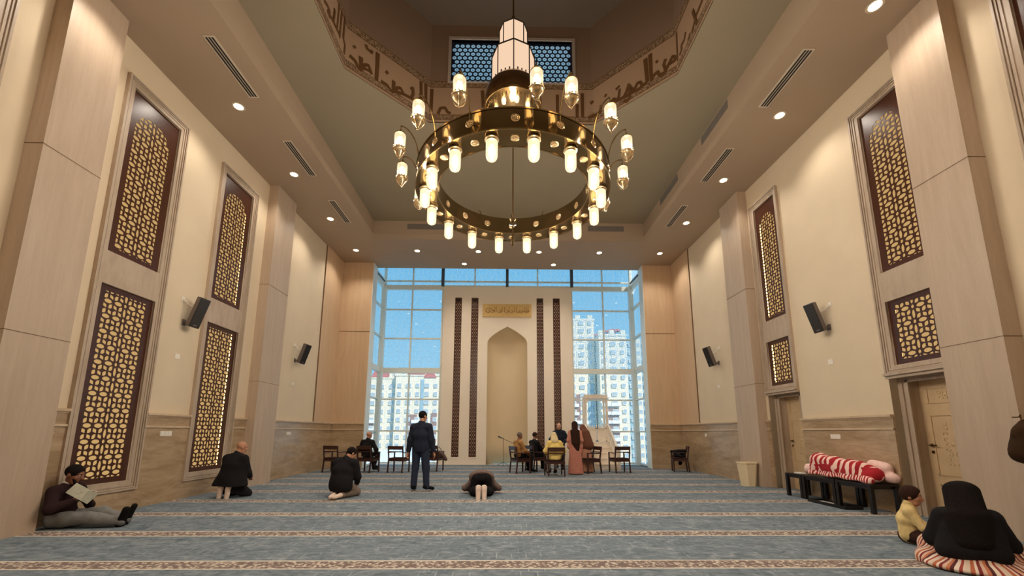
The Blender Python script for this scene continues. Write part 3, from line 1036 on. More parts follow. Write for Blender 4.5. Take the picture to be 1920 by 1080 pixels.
# gilded sign with relief script
sg = thing('calligraphy_sign', 'gilded rectangular sign with relief script above the arched niche', 'sign', (0.07, MY, 6.51))
MB().box(-1.06, 1.06, -.045, 0, -.28, .28).build('board', M_sign, sg, bevel=.008)
fr = MB()
for r in ((-1.06, 1.06, .24, .28), (-1.06, 1.06, -.28, -.24), (-1.06, -1.02, -.24, .24), (1.02, 1.06, -.24, .24)):
    fr.box(r[0], r[1], -.065, -.045, r[2], r[3])
fr.build('sign_rim', M_sign, sg)
sc = MB()
def scr(*pts, r=.011):
    sc.tube([(x, -.05, z) for x, z in pts], r, 6)
for x, h in ((.92, .16), (.84, .15), (.77, .15), (.42, .17), (.33, .16), (.10, .18), (-.10, .16), (-.20, .17), (-.45, .16), (-.52, .15)):
    scr((x, h), (x - .01, 0.0), (x - .02, -.08))
for cx in (.88, .62, .5, .2, .0, -.3, -.62, -.8):
    scr((cx + .09, -.02), (cx + .03, -.09), (cx - .06, -.10), (cx - .11, -.03))
    scr((cx - .02, -.03), (cx + .03, .03), (cx + .06, -.01), (cx + .02, -.05))
for cx, cz in ((.7, -.15), (.55, .1), (.25, .12), (.02, -.17), (-.05, -.17), (-.35, .1), (-.68, .08), (-.9, .05), (-.75, -.16), (.12, -.16)):
    sc.lathe([(.0, -.012), (.014, 0), (0, .012)], (cx, -.052, cz), 6)
scr((-.55, -.05), (-.68, .06), (-.82, .10), (-.93, .02), (-.90, -.08), (-.78, -.12))
scr((.95, -.04), (.80, -.05), (.66, -.04))
sc.build('raised_script', M_signlet, sg, smooth=True)

# ------------------------------------------------------------------ downlights
def downlight(x, y, label, z=ZS, group='recessed downlights'):
    if not hasattr(downlight, 'src'):
        o = thing('downlight', label, 'light', (x, y, z), 0, group)
        MB().lathe([(.085, -.002), (.115, -.006), (.12, 0.0), (.085, .0)], n=24).build('trim_ring', M_ventf, o, smooth=True)
        MB().lathe([(.0, -.004), (.086, -.004), (.086, .0)], n=24).build('lens', M_down, o)
        downlight.src = o
    else:
        o = dup(downlight.src, (x, y, z), 0, label, group)
    L = bpy.data.lights.new('downlight_beam', 'SPOT')
    L.energy = DOWN_W; L.color = WARM; L.spot_size = math.radians(128); L.spot_blend = 0.7; L.shadow_soft_size = .07
    lo = bpy.data.objects.new('downlight_beam', L)
    COL.objects.link(lo); lo.location = (x, y, z - .02)
ordn = ['first', 'second', 'third', 'fourth', 'fifth', 'sixth', 'seventh', 'eighth', 'ninth']
for i in range(9):
    y = 14.345 - 2.2585 * i
    downlight(-5.535, y, 'recessed downlight, %s from the far end of the left ceiling row' % ordn[i])
    downlight(5.765, y, 'recessed downlight, %s from the far end of the right ceiling row' % ordn[i])
for i, x in enumerate((-3.28, -1.02, 1.235, 3.49)):
    downlight(x, 14.345, 'recessed downlight, %s from the left in the far crosswise row' % ordn[i])
    downlight(x, -3.2, 'recessed downlight behind the viewer, %s from the left' % ordn[i])
downlight(-1.65, 15.5, 'left of two recessed downlights at the ceiling edge before the mihrab')
downlight(1.91, 15.5, 'right of two recessed downlights at the ceiling edge before the mihrab')

# ------------------------------------------------------------------ vents
def slot_vent(x, y0, y1, label):
    o = thing('ceiling_vent', label, 'vent', (x, (y0 + y1) / 2, ZS), 0, 'linear slot vents in the ceiling border')
    L = (y1 - y0) / 2
    m = MB().box(-.10, .10, -L, L, -.012, -.0)
    m.build('vent_frame', M_ventf, o)
    for i in (-1, 0, 1):
        MB().box(i * .052 - .016, i * .052 + .016, -L + .03, L - .03, -.016, -.011).build('slot', M_slot, o)
vl = ['nearest', 'second nearest', 'third nearest']
for i, (a, b) in enumerate(((6.01, 7.32), (8.55, 9.87), (11.01, 12.31))):
    slot_vent(-5.06, a, b, 'long three slot air vent, %s in the left ceiling border' % vl[i])
    slot_vent(5.27, a + .03, b + .03, 'long three slot air vent, %s in the right ceiling border' % vl[i])
def wall_grille(a, b, label, axis):
    # vent on the tray step
    if axis == 'right':
        o = thing('air_grille', label, 'vent', (TRx, (a + b) / 2, 8.47), -PI / 2, 'air grilles on the ceiling step')
    elif axis == 'left':
        o = thing('air_grille', label, 'vent', (TLx, (a + b) / 2, 8.47), PI / 2, 'air grilles on the ceiling step')
    else:
        o = thing('air_grille', label, 'vent', ((a + b) / 2, TYf, 8.40), 0, 'air grilles on the ceiling step')
    L = (b - a) / 2
    MB().box(-L, L, -.012, 0, -.10, .10).build('grille_frame', M_grille, o)
    m = MB()
    for i in range(7):
        m.box(-L + .02, L - .02, -.018, -.011, -.085 + i * .026, -.075 + i * .026)
    m.build('louvres', M_grille, o)
wall_grille(7.87, 9.07, 'grey air grille on the right ceiling step, nearer one', 'right')
wall_grille(10.51, 11.80, 'grey air grille on the right ceiling step, farther one', 'right')
wall_grille(-3.45, -2.10, 'grey air grille on the far ceiling step, left of the chandelier', 'back')
wall_grille(2.89, 4.16, 'grey air grille on the far ceiling step, right of the chandelier', 'back')

# ------------------------------------------------------------------ chandelier
ch = thing('chandelier', 'huge brass ring chandelier with glowing lamps and a tiered lantern', 'chandelier', (XC, YC, 0))
RO, RI, RZ0, RZ1 = 1.51, 1.19, 5.015, 5.315
def ring_prof(prof, n=96):
    m = MB()
    k = len(prof)
    for q in range(n):
        a = 2 * PI * q / n
        for r, z in prof:
            m.v.append((r * math.cos(a), r * math.sin(a), z))
    for q in range(n):
        for e in range(k):
            m.f.append((q * k + e, q * k + (e + 1) % k, ((q + 1) % n) * k + (e + 1) % k, ((q + 1) % n) * k + e))
    return m
ring_prof([(RO, RZ0), (RO, RZ1), (RO - .012, RZ1), (RO - .012, RZ0 + .012), (RI + .012, RZ0 + .012), (RI + .012, RZ1), (RI, RZ1), (RI, RZ0)]).build('ring', M_brasslow, ch, smooth=True, angle=.5)
m = ring_prof([(RO + .012, RZ0 - .008), (RO + .012, RZ0 + .014), (RO - .004, RZ0 + .014), (RO - .004, RZ0 - .008)])
m2 = ring_prof([(RI + .006, RZ0 - .008), (RI + .006, RZ0 + .012), (RI - .012, RZ0 + .012), (RI - .012, RZ0 - .008)])
m.add(m2.v, m2.f)
m2 = ring_prof([(RO + .01, RZ1 - .012), (RO + .01, RZ1 + .008), (RO - .016, RZ1 + .008), (RO - .016, RZ1 - .012)])
m.add(m2.v, m2.f)
m.build('rim_beading', M_chandgold, ch, smooth=True, angle=.5)
def rosette(M):
    r = MB()
    r.lathe([(.058, 0), (.056, .008), (.046, .012), (.044, .004), (.0, .004)], n=16, M=M)
    for q in range(6):
        a = q * PI / 3
        Mq = M @ Matrix.Translation((.027 * math.cos(a), .027 * math.sin(a), .004))
        r.lathe([(.012, 0), (.010, .009), (.0, .012)], n=8, M=Mq)
    r.lathe([(.012, .004), (.010, .014), (.0, .018)], n=8, M=M)
    return r
ros = rosette(Matrix.Identity(4)).build('rosette', M_goldlit, ch, smooth=True)
ros.matrix_local = Matrix.Identity(4)
first = True
def put_ros(M):
    global first
    if first:
        ros.matrix_local = M; first = False
    else:
        c = ros.copy(); COL.objects.link(c); c.parent = ch; c.matrix_local = M
OFF = -PI / 2
for q in range(16):
    a = OFF + q * PI / 8
    R = Matrix.Rotation(a, 4, 'Z')
    put_ros(R @ Matrix.Translation(((RO + RI) / 2, 0, RZ0)) @ Matrix.Rotation(PI, 4, 'X'))
    put_ros(R @ Matrix.Translation((RO, 0, (RZ0 + RZ1) / 2)) @ Matrix.Rotation(PI / 2, 4, 'Y'))
    put_ros(R @ Matrix.Translation((RI, 0, (RZ0 + RZ1) / 2)) @ Matrix.Rotation(-PI / 2, 4, 'Y'))
# pendant lamps below the ring
GP = [(.0, -.322), (.033, -.319), (.060, -.302), (.073, -.275), (.076, -.24), (.076, -.06), (.072, -.045)]
collar = MB().lathe([(.05, 0), (.085, -.004), (.092, -.018), (.092, -.03), (.076, -.036), (.074, -.055), (.0, -.055)], n=20)
def lamp_light(parent, loc, w):
    L = bpy.data.lights.new('lamp_glow', 'POINT')
    L.energy = w; L.color = WARM; L.shadow_soft_size = .04
    o = bpy.data.objects.new('lamp_glow', L)
    COL.objects.link(o); o.parent = parent; o.location = loc
src = None
for q in range(16):
    a = OFF + (q + .5) * PI / 8 - .02
    p = (1.37 * math.cos(a), 1.37 * math.sin(a), RZ0)
    if src is None:
        src = collar.build('pendant_lamp', M_goldlit, ch, smooth=True)
        src.location = p
        MB().lathe(GP, n=20).build('lamp_glass', M_lamp, src, smooth=True)
        MB().lathe([(.0, -.275), (.026, -.262), (.042, -.225), (.042, -.165), (.026, -.11), (.0, -.10)], n=14).build('bulb', M_bulb, src, smooth=True)
        o = src
    else:
        o = dup(src, p, None, None, None, ch)
    lamp_light(o, (0, 0, -.36), LAMP_W)
# curved arm lamps around the outside
def arm_lamp():
    o = MB()
    pts = []
    for k in range(13):
        t = k / 12
        pts.append((-0.27 + .27 * (1 - math.cos(t * PI / 2)) * 0.9 + .02 * t, 0, -.18 + .52 * math.sin(t * PI / 2)))
    pts += [(.0, 0, .345), (.012, 0, .315)]
    o.tube(pts, .0095, 8)
    o.lathe([(.0, 0), (.02, .005), (.02, .02), (.0, .03)], (-.27, 0, -.20), 10)
    o.lathe([(.0, .30), (.012, .29), (.008, .27), (.016, .25), (.03, .235), (.06, .222), (.078, .205), (.081, .19), (.0, .19)], (.012, 0, 0), 18)
    return o
src = None
CUPP = [(.0, -.20), (.010, -.185), (.008, -.165), (.024, -.15), (.034, -.128), (.058, -.10), (.078, -.075), (.082, -.055), (.092, -.05), (.092, -.030), (.0, -.028)]
for q in range(16):
    a = OFF + q * PI / 8 + .0
    if q == 0:
        a += math.radians(8)
    rr = 1.77
    p = (rr * math.cos(a), rr * math.sin(a), 5.37)
    if src is None:
        src = arm_lamp().build('arm_lamp', M_chandgold, ch, smooth=True)
        cup = MB().lathe(CUPP, (.012, 0, 0), 18)
        for e in range(14):
            b = e * 2 * PI / 14
            cup.lathe([(.0, -.012), (.012, 0), (.0, .018)], (.012 + .088 * math.cos(b), .088 * math.sin(b), -.025), 6)
        for e in range(3):
            b = e * 2 * PI / 3 + .4
            cup.tube([(.012 + .075 * math.cos(b), .075 * math.sin(b), -.04), (.012 + .085 * math.cos(b), .085 * math.sin(b), -.09), (.012 + .045 * math.cos(b), .045 * math.sin(b), -.155), (.012 + .01 * math.cos(b), .01 * math.sin(b), -.175)], .006, 6)
        cup.build('lamp_cup', M_goldlit, src, smooth=True)
        MB().lathe([(.070, -.035), (.076, .02), (.080, .10), (.080, .17), (.073, .20), (.0, .205)], (.012, 0, 0), 20).build('lamp_glass', M_lamp, src, smooth=True)
        MB().lathe([(.0, .0), (.03, .01), (.044, .04), (.044, .10), (.028, .15), (.0, .16)], (.012, 0, 0), 14).build('bulb', M_bulb, src, smooth=True)
        o = src
    else:
        o = dup(src, p, None, None, None, ch)
    o.location = p
    o.rotation_euler = (0, 0, a)
    if q % 2 == 0:
        lamp_light(o, (.16, 0, .08), LAMP_W)
# tiered lantern
def octprof(r0, z0, r1, z1):
    return [(r0, z0), (r1, z1)]
lan = MB().lathe([(.235, 7.62), (.235, 8.12), (.0, 8.15)], n=8).build('lantern_panes', M_lantern, ch)
lan2 = MB().lathe([(.36, 7.03), (.355, 7.58), (.235, 7.61)], n=8).build('lantern_panes', M_lantern, ch)
lf = MB()
for r, z0, z1 in ((.238, 7.60, 8.12), (.362, 7.02, 7.59)):
    for k in range(8):
        a = k * PI / 4
        lf.tube([(r * math.cos(a), r * math.sin(a), z0), (r * math.cos(a), r * math.sin(a), z1)], .010, 6)
        b = a + PI / 4
        for z in (z0, z1):
            lf.tube([(r * math.cos(a), r * math.sin(a), z), (r * math.cos(b), r * math.sin(b), z)], .011, 6)
        # cresting between the tiers
        for t in (.25, .5, .75):
            x = r * ((1 - t) * math.cos(a) + t * math.cos(b)); y = r * ((1 - t) * math.sin(a) + t * math.sin(b))
            lf.lathe([(.0, -.005), (.016, .012), (.007, .028), (.014, .04), (.0, .06)], (x * 1.03, y * 1.03, z0 + .01), 6)
lf.lathe([(.0, 8.22), (.03, 8.20), (.02, 8.17), (.15, 8.15), (.237, 8.125)], n=8)
lf.build('lantern_frame', M_slot, ch)
MB().lathe([(.455, 6.60), (.475, 6.595), (.48, 6.66), (.47, 6.80), (.44, 6.92), (.39, 7.0), (.30, 7.02), (.30, 6.98), (.38, 6.95), (.43, 6.86), (.455, 6.74)], n=40).build('lantern_drum', M_chandgold, ch, smooth=True)
for k in range(8):
    a = k * PI / 4 + .2
    p = (.28 * math.cos(a), .28 * math.sin(a), 6.62)
    if k == 0:
        cu = MB().lathe([(.012, .16), (.02, .12), (.05, .10), (.06, .06), (.055, .05), (.04, .0), (.0, -.01)], n=14).build('drum_lamp', M_goldlit, ch, smooth=True)
        cu.location = p
        g = MB().lathe([(.0, -.12), (.03, -.11), (.04, -.06), (.035, .0)], n=14).build('lamp_glass', M_lamp, cu, smooth=True)
        MB().lathe([(.0, -.09), (.018, -.07), (.018, -.03), (.0, -.01)], n=10).build('bulb', M_bulb, cu, smooth=True)
    else:
        dup(cu, p, None, None, None, ch)
lamp_light(ch, (0, 0, 6.40), 30)
rod = MB().tube([(0, 0, 8.15), (0, 0, DZ)], .016, 10).lathe([(.0, 8.46), (.03, 8.42), (.03, 8.36), (.0, 8.32)], n=12)
rod.tube([(0, 0, 7.1), (0, 0, 4.5)], .012, 10).lathe([(.0, 4.68), (.05, 4.64), (.03, 4.60), (.06, 4.56), (.0, 4.53)], n=14)
rod.lathe([(.012, 4.5), (.014, 4.36), (.03, 4.30), (.012, 4.26), (.022, 4.22), (.0, 4.17)], n=12)
rod.build('centre_rod', M_chandgold, ch, smooth=True)
sp_ = MB()
for k in range(48):
    a = k * 2 * PI / 48
    sp_.lathe([(.0, -.05), (.009, -.03), (.009, .02), (.0, .03)], (.44 * math.cos(a), .44 * math.sin(a), 6.53), 6)
sp_.build('crystal_drops', M_goldlit, ch, smooth=True)
# ------------------------------------------------------------------ outside
tag(MB().box(-260, 260, GY + .3, 420, -11.6, -11.2).build('ground_outside', M_ground), 'pale paved ground far below outside the glazing', 'ground', kind='structure')
tag(MB().box(-7.5, 7.5, GY, GY + .3, -11.2, -.2).build('wall_foundation', M_white), 'outer wall below the glazing', 'wall', kind='structure')

def window_proto(w, h):
    m = MB().box(-w / 2, w / 2, -.12, .02, -h / 2, h / 2)
    g = MB().box(-w / 2 + .12, w / 2 - .12, -.16, -.11, -h / 2 + .12, h / 2 - .12)
    m2 = MB().box(-.06, .06, -.2, -.1, -h / 2, h / 2)
    return m, g
def building(label, x0, x1, y, dep, zb, zt, cols, rows, wall, strips=(), parapet=None, roofs=(), balc=(), wfrom=0.0, rot=0):
    o = thing('apartment_building', label, 'building', ((x0 + x1) / 2, y, zb), rot, 'apartment blocks beyond the glazing')
    hw, H_ = (x1 - x0) / 2, zt - zb
    MB().box(-hw, hw, 0, dep, 0, H_).build('facade', wall, o)
    if parapet:
        p = MB()
        for i in range(parapet):
            a = -hw + 2 * hw * i / parapet
            if i % 2 == 0:
                p.box(a, a + 2 * hw / parapet * .8, -.2, 2.0, H_, H_ + 1.6)
        p.box(-hw - .3, hw + .3, -.3, .4, H_ - .5, H_ + .2)
        p.build('parapet', M_bcream, o)
    for a, b, z0, z1, mt in strips:
        MB().box(-hw + a, -hw + b, -.35, .1, z0, z1).build('facade_strip', mt, o)
    for a, b, z in roofs:
        m = MB()
        m.prism([(-hw + a, 0), (-hw + b, 0), (-hw + b - 1.2, 2.4), (-hw + a + 1.2, 2.4)], lambda x, zz, t: (x, t, z + zz), -.4, dep)
        m.build('roof', M_red, o)
    st = 3.0
    fr = gl = None
    for r in range(rows):
        for c in range(cols):
            x = -hw + 2 * hw * (c + .5) / cols
            z = wfrom + 1.8 + st * r
            if z > H_ - 1.2: continue
            wd = 1.4 if c % 2 == 0 else 1.9
            key = (wd)
            P = WPROTO.get(key)
            if P is None:
                m, g = window_proto(wd, 1.45)
                f = m.build('window', M_bwhite, o)
                g.build('pane', M_bglass, f)
                WPROTO[key] = f
            else:
                f = P.copy(); COL.objects.link(f); f.parent = o
                for ch_ in kids(P):
                    e = ch_.copy(); COL.objects.link(e); e.parent = f
            f.location = (x, -.42, z)
    for c, r0, r1 in balc:
        for r in range(r0, r1):
            x = -hw + 2 * hw * (c + .5) / cols
            z = wfrom + .7 + st * r
            MB().box(x - 1.6, x + 1.6, -1.4, 0, z - .2, z + .9).build('balcony', M_bwhite, o)
    return o
WPROTO = {}
GZB = -11.2
building('long cream apartment block with red roof ends, seen through the left glazing', -60, -39.5, 150, 16, GZB, 21, 6, 11, M_bcream, [(9, 12.5, 0, 17, M_bbrown), (2.2, 3.2, 0, 33, M_bgrey)], 14, [(11, 17.5, 32.2), (0, 3.5, 32.2)], [(3, 1, 6)])
building('cream apartment block with brown brick strips just left of the mihrab wall', -39, -23, 146, 16, GZB, 21.5, 5, 11, M_bcream, [(4.5, 8, 0, 18.5, M_bbrown), (13, 15, 0, 19, M_bbrown), (9, 10.2, 0, 31, M_bgrey)], 10, [(4, 10.5, 32.7), (10, 14.5, 31.6)], [(2, 1, 6)])
building('tall cream apartment tower with stepped top right of the mihrab wall', 17, 33, 148, 16, GZB, 43, 5, 18, M_bcream, [(6.5, 10.2, 0, 26, M_bbrown), (13.2, 15.5, 0, 30, M_bgrey)], 7, [], [(2, 3, 8), (3, 2, 6)])
building('slightly lower cream tower with brown brick strip, seen past the minbar', 33.5, 43.5, 143, 15, GZB, 36, 3, 15, M_bcream, [(1.0, 6.2, 0, 21, M_bbrown)], 5, [], [(0, 3, 9), (1, 2, 8)])
building('blue grey glazed tower beside the right edge of the glazing', 44, 54, 145, 18, GZB, 35, 4, 15, M_bgrey, [(3.4, 5.0, 0, 46, M_bcream)], 0, [], [(3, 2, 12)])
cr = MB()
for k in range(14):
    a0_, a1_ = k / 14, (k + 1) / 14
    f_ = lambda t: (38.5 + 12 * t, 150 - 0 * t, 40.0 + 2.6 * math.sin(t * PI * .6))
    p, q = f_(a0_), f_(a1_)
    cr.add([(p[0], p[1], p[2]), (q[0], q[1], q[2]), (q[0], q[1] + 8, q[2] + 1.0), (p[0], p[1] + 8, p[2] + 1.0),
            (p[0], p[1], p[2] - .9), (q[0], q[1], q[2] - .9), (q[0], q[1] + 8, q[2] + .1), (p[0], p[1] + 8, p[2] + .1)],
           [(0, 1, 2, 3), (4, 7, 6, 5), (0, 4, 5, 1), (3, 2, 6, 7)])
tw = thing('apartment_building', 'distant tower with a curved red roof peeking over the towers at right', 'building', (0, 0, 0), 0, 'apartment blocks beyond the glazing')
tw.location = (0, 24, 3.5)
cr.build('curved_roof', M_red, tw)
MB().box(39.5, 49.5, 151, 165, GZB, 39.6).build('facade', M_bgrey, tw)
do = thing('canopy_dome', 'low white arched canopy outside behind the empty chair', 'canopy', (-26, 95, GZB))
dm = MB()
for k in range(17):
    a = PI * k / 16
    for yy in (0, 14):
        dm.v.append((9 * math.cos(a), yy, 8.5 * math.sin(a)))
for k in range(16):
    dm.f.append((2 * k, 2 * k + 1, 2 * k + 3, 2 * k + 2))
dm.f.append(tuple(2 * k for k in range(17)))
dm.build('canopy_shell', M_arch, do)
MB().box(-2, 2, -.2, 0, 0, 4).build('doorway', M_bgrey, do)

# ------------------------------------------------------------------ sockets, sensors, speakers
def wall_plate(side, y, z, w, h, label, n):
    M = ML if side < 0 else MR
    u = y if side < 0 else -y
    th = .03 if z < 1.6 else 0
    o = bpy.data.objects.new('wall_plate', None); COL.objects.link(o)
    o.matrix_world = M @ Matrix.Translation((u, z, th))
    tag(o, label, 'socket', 'white wall plates')
    MB().box(-w / 2, w / 2, -h / 2, h / 2, 0, .012).build('plate', M_plastic, o, bevel=.003)
    for i in range(n):
        x = (i - (n - 1) / 2) * w / max(n, 1)
        MB().box(x - w / n * .36, x + w / n * .36, -h * .3, h * .3, .012, .016).build('insert', M_plastic, o, bevel=.001)
wall_plate(-1, 7.96, 1.27, .27, .095, 'wide white socket plate on the left wainscot between the two lattice frames', 3)
wall_plate(-1, 8.01, 2.76, .12, .10, 'small white control plate on the left wall below the nearer speaker', 1)
wall_plate(-1, 12.42, 1.26, .24, .09, 'white socket plate on the left wainscot past the farther pillar', 3)
wall_plate(-1, 12.45, 2.74, .10, .09, 'small white control plate on the left wall below the farther speaker', 1)
wall_plate(1, 8.20, 1.25, .25, .09, 'wide white socket plate on the right wainscot above the striped blankets', 3)
wall_plate(1, 8.12, 2.75, .13, .11, 'small white control plate on the right wall below the nearer speaker', 1)
wall_plate(1, 12.55, 2.74, .10, .09, 'small white control plate on the right wall below the farther speaker', 1)
wall_plate(1, 13.55, 1.24, .13, .10, 'small white socket plate on the right wainscot near the chair with a coat', 1)

def speaker(side, y, z, label, twist):
    s = -side
    wx = WL if side < 0 else WR
    o = thing('column_speaker', label, 'speaker', (wx, y, z), 0, 'black wall speakers')
    # bracket on the wall
    MB().box(0, s * .02, -.04, .04, -.22, -.10).box(s * .02, s * .12, -.02, .02, -.18, -.14).build('wall_bracket', M_spkside, o)
    cab = Matrix.Translation((s * .27, 0, .04)) @ Matrix.Rotation(s * math.radians(17), 4, 'Y') @ Matrix.Rotation(twist, 4, 'Z')
    b = MB().box(-.085, .07, -.095, .095, -.31, .31, cab)
    b.build('cabinet', M_spkside, o, bevel=.012)
    g = MB()
    gx = s
    g.box(gx * .07 if gx > 0 else -.105, gx * .09 if gx > 0 else -.085, -.088, .088, -.30, .30, cab)
    g.build('grille', M_spk, o, bevel=.008)
    MB().box((.09 if gx > 0 else -.109), (.094 if gx > 0 else -.105), -.03, .03, -.275, -.25, cab).build('badge', M_spkside, o)
    cb = MB().tube([(0, -.10, .30), (s * .03, -.10, .30), (s * .10, -.06, .20), (s * .2, 0, .14)], .008, 6)
    cb.box(0, s * .02, -.135, -.065, .26, .34)
    cb.build('cable', M_plastic, o)
speaker(-1, 8.05, 3.62, 'black column speaker on the left wall between the two lattice frames', math.radians(-28))
speaker(-1, 12.45, 3.62, 'black column speaker on the left wall past the farther pillar', math.radians(-28))
speaker(1, 8.05, 3.62, 'black column speaker on the right wall between the two lattice frames', math.radians(28))
speaker(1, 12.45, 3.62, 'black column speaker on the right wall past the farther pillar', math.radians(28))

# ------------------------------------------------------------------ chairs
def make_chair(label):
    o = thing('armchair', label, 'chair', (0, 0, 0), 0, 'dark wooden armchairs')
    # local +y is where a sitter faces; back at -y
    W2 = .27
    for s in (-1, 1):
        MB().beam((s * W2, .22, 0), (s * W2, .22, .64), .038, .045, (0, 1, 0)).build('leg', M_chair, o, bevel=.004)
        m = MB().beam((s * (W2 - .02), -.27, 0), (s * (W2 - .02), -.22, .44), .038, .045, (0, 1, 0)).beam((s * (W2 - .02), -.22, .43), (s * (W2 - .02), -.29, .86), .036, .042, (0, 1, 0))
        m.build('leg', M_chair, o, bevel=.004)
        m = MB().beam((s * W2, -.25, .645), (s * W2, .25, .645), .045, .03)
        m.build('armrest', M_chair, o, bevel=.006)
    b = MB().box(-W2 + .03, W2 - .03, -.305, -.275, .74, .86).box(-W2 + .03, W2 - .03, -.292, -.268, .66, .69)
    b.build('backrest', M_chair, o, bevel=.004)
    f = MB().box(-W2 + .02, W2 - .02, .20, .235, .36, .43).box(-W2 + .02, W2 - .02, -.25, -.22, .36, .43)
    f.box(-W2 - .012, -W2 + .018, -.22, .22, .36, .43).box(W2 - .018, W2 + .012, -.22, .22, .36, .43)
    f.build('seat_frame', M_chair, o)
    MB().box(-W2 + .01, W2 - .01, -.23, .24, .425, .475).build('seat', M_seat, o, bevel=.015)
    return o
CH = [(-5.63, 14.05, -.22, 'empty dark wooden armchair in the left corner, beside the seated man'),
      (-4.52, 14.0, -.28, 'dark wooden armchair carrying the bald man in a dark jacket'),
      (-3.50, 13.97, -.20, 'empty dark wooden armchair in front of the left glazing'),
      (-2.45, 14.5, -.25, 'dark wooden armchair half hidden by the standing man, a brown bag on it'),
      (.52, 13.85, -1.15, 'dark wooden armchair under the man in a tan jacket'),
      (1.08, 14.5, -1.05, 'dark wooden armchair under the seated man in black'),
      (1.55, 13.0, .10, 'dark wooden armchair, seen from behind, under the person in yellow'),
      (2.82, 13.8, 1.85, 'dark wooden armchair beside the woman in the brown headscarf'),
      (3.86, 14.05, .16, 'empty dark wooden armchair in front of the minbar steps'),
      (6.02, 14.35, 1.30, 'dark wooden armchair by the right wainscot with a black coat over it')]
base = None
CHAIRS = []
for x, y, rz, lb in CH:
    if base is None:
        base = make_chair(lb); base.location = (x, y, 0); base.rotation_euler = (0, 0, rz); CHAIRS.append(base)
    else:
        CHAIRS.append(dup(base, (x, y, 0), rz, lb))

# ------------------------------------------------------------------ signed-distance modelling for people and cloth
def V3(*a):
    return np.array(a, dtype=np.float32)
class Sdf:
    def __init__(self, k=0.02):
        self.p = []
        self.k = k
    def cone(self, a, b, r1, r2, k=None, lat=None, w=1.0, neg=False):
        """tapered capsule; lat/w widens it along a lateral axis"""
        a, b = np.array(a, float), np.array(b, float)
        self.p.append(('c', a, b, r1, r2, self.k if k is None else k, None if lat is None else np.array(lat, float) / np.linalg.norm(lat), w, neg))
        return self
    def ell(self, c, r, M=None, k=None, neg=False):
        self.p.append(('e', np.array(c, float), np.array(r, float), np.eye(3) if M is None else np.array(M, float), self.k if k is None else k, neg))
        return self
    def cut(self, p, n):
        """remove everything on the side of n"""
        self.p.append(('x', np.array(p, float), np.array(n, float) / np.linalg.norm(n)))
        return self
    def mesh(self, h, disp=None):
        lo, hi = np.full(3, 1e9), np.full(3, -1e9)
        for q in self.p:
            if q[0] == 'c' and not q[8]:
                R = max(q[3], q[4]) * max(1, q[7]) + .02
                lo = np.minimum(lo, np.minimum(q[1], q[2]) - R); hi = np.maximum(hi, np.maximum(q[1], q[2]) + R)
            elif q[0] == 'e' and not q[5]:
                R = np.max(q[2]) + .02
                lo = np.minimum(lo, q[1] - R); hi = np.maximum(hi, q[1] + R)
        lo -= 3 * h; hi += 3 * h
        n = np.ceil((hi - lo) / h).astype(int) + 1
        ax = [(lo[i] + h * np.arange(n[i])).astype(np.float32) for i in range(3)]
        D = np.full(tuple(n), 1.0, np.float32)
        for q in self.p:
            if q[0] == 'x':
                P = [ax[0][:, None, None], ax[1][None, :, None], ax[2][None, None, :]]
                d = sum((P[i] - q[1][i]) * q[2][i] for i in range(3))
                D = np.maximum(D, d.astype(np.float32))
                continue
            if q[0] == 'c':
                _, a, b, r1, r2, k, lat, w, neg = q
                R = max(r1, r2) * max(1, w) + k + 2 * h
                l2, h2 = np.minimum(a, b) - R, np.maximum(a, b) + R
            else:
                _, c, r, M, k, neg = q
                R = np.max(r) + k + 2 * h
                l2, h2 = c - R, c + R
            i0 = np.clip(np.floor((l2 - lo) / h).astype(int), 0, n); i1 = np.clip(np.ceil((h2 - lo) / h).astype(int) + 1, 0, n)
            if np.any(i1 <= i0): continue
            sl = tuple(slice(i0[i], i1[i]) for i in range(3))
            P = [ax[0][sl[0]][:, None, None], ax[1][sl[1]][None, :, None], ax[2][sl[2]][None, None, :]]
            if q[0] == 'c':
                X = [P[i] - a[i] for i in range(3)]
                ba = b - a
                if lat is not None:
                    t = X[0] * lat[0] + X[1] * lat[1] + X[2] * lat[2]
                    f = (1 / w - 1)
                    X = [X[i] + t * (lat[i] * f) for i in range(3)]
                    tb = float(ba @ lat)
                    ba = ba + lat * tb * f
                L2 = max(float(ba @ ba), 1e-9)
                t = np.clip((X[0] * ba[0] + X[1] * ba[1] + X[2] * ba[2]) / L2, 0, 1)
                d = np.sqrt((X[0] - t * ba[0]) ** 2 + (X[1] - t * ba[1]) ** 2 + (X[2] - t * ba[2]) ** 2) - (r1 + (r2 - r1) * t)
            else:
                X = [P[i] - c[i] for i in range(3)]
                Y = [X[0] * M[j][0] + X[1] * M[j][1] + X[2] * M[j][2] for j in range(3)]
                k0 = np.sqrt(sum((Y[j] / r[j]) ** 2 for j in range(3)))
                d = (k0 - 1) * float(np.min(r)) if np.max(r) / np.min(r) < 1.05 else k0 * (k0 - 1) / np.maximum(np.sqrt(sum((Y[j] / r[j] ** 2) ** 2 for j in range(3))), 1e-6)
            d = d.astype(np.float32)
            A = D[sl]
            if neg:
                d = -d
                if k > 0:
                    hh = np.maximum(k - np.abs(A - d), 0) / k
                    D[sl] = np.maximum(A, d) + hh * hh * k * .25
                else:
                    D[sl] = np.maximum(A, d)
            elif k > 0:
                hh = np.maximum(k - np.abs(A - d), 0) / k
                D[sl] = np.minimum(A, d) - hh * hh * k * .25
            else:
                D[sl] = np.minimum(A, d)
        if disp is not None:
            P = [ax[0][:, None, None], ax[1][None, :, None], ax[2][None, None, :]]
            D = D + disp(*P).astype(np.float32)
        return nets(D, lo, h)

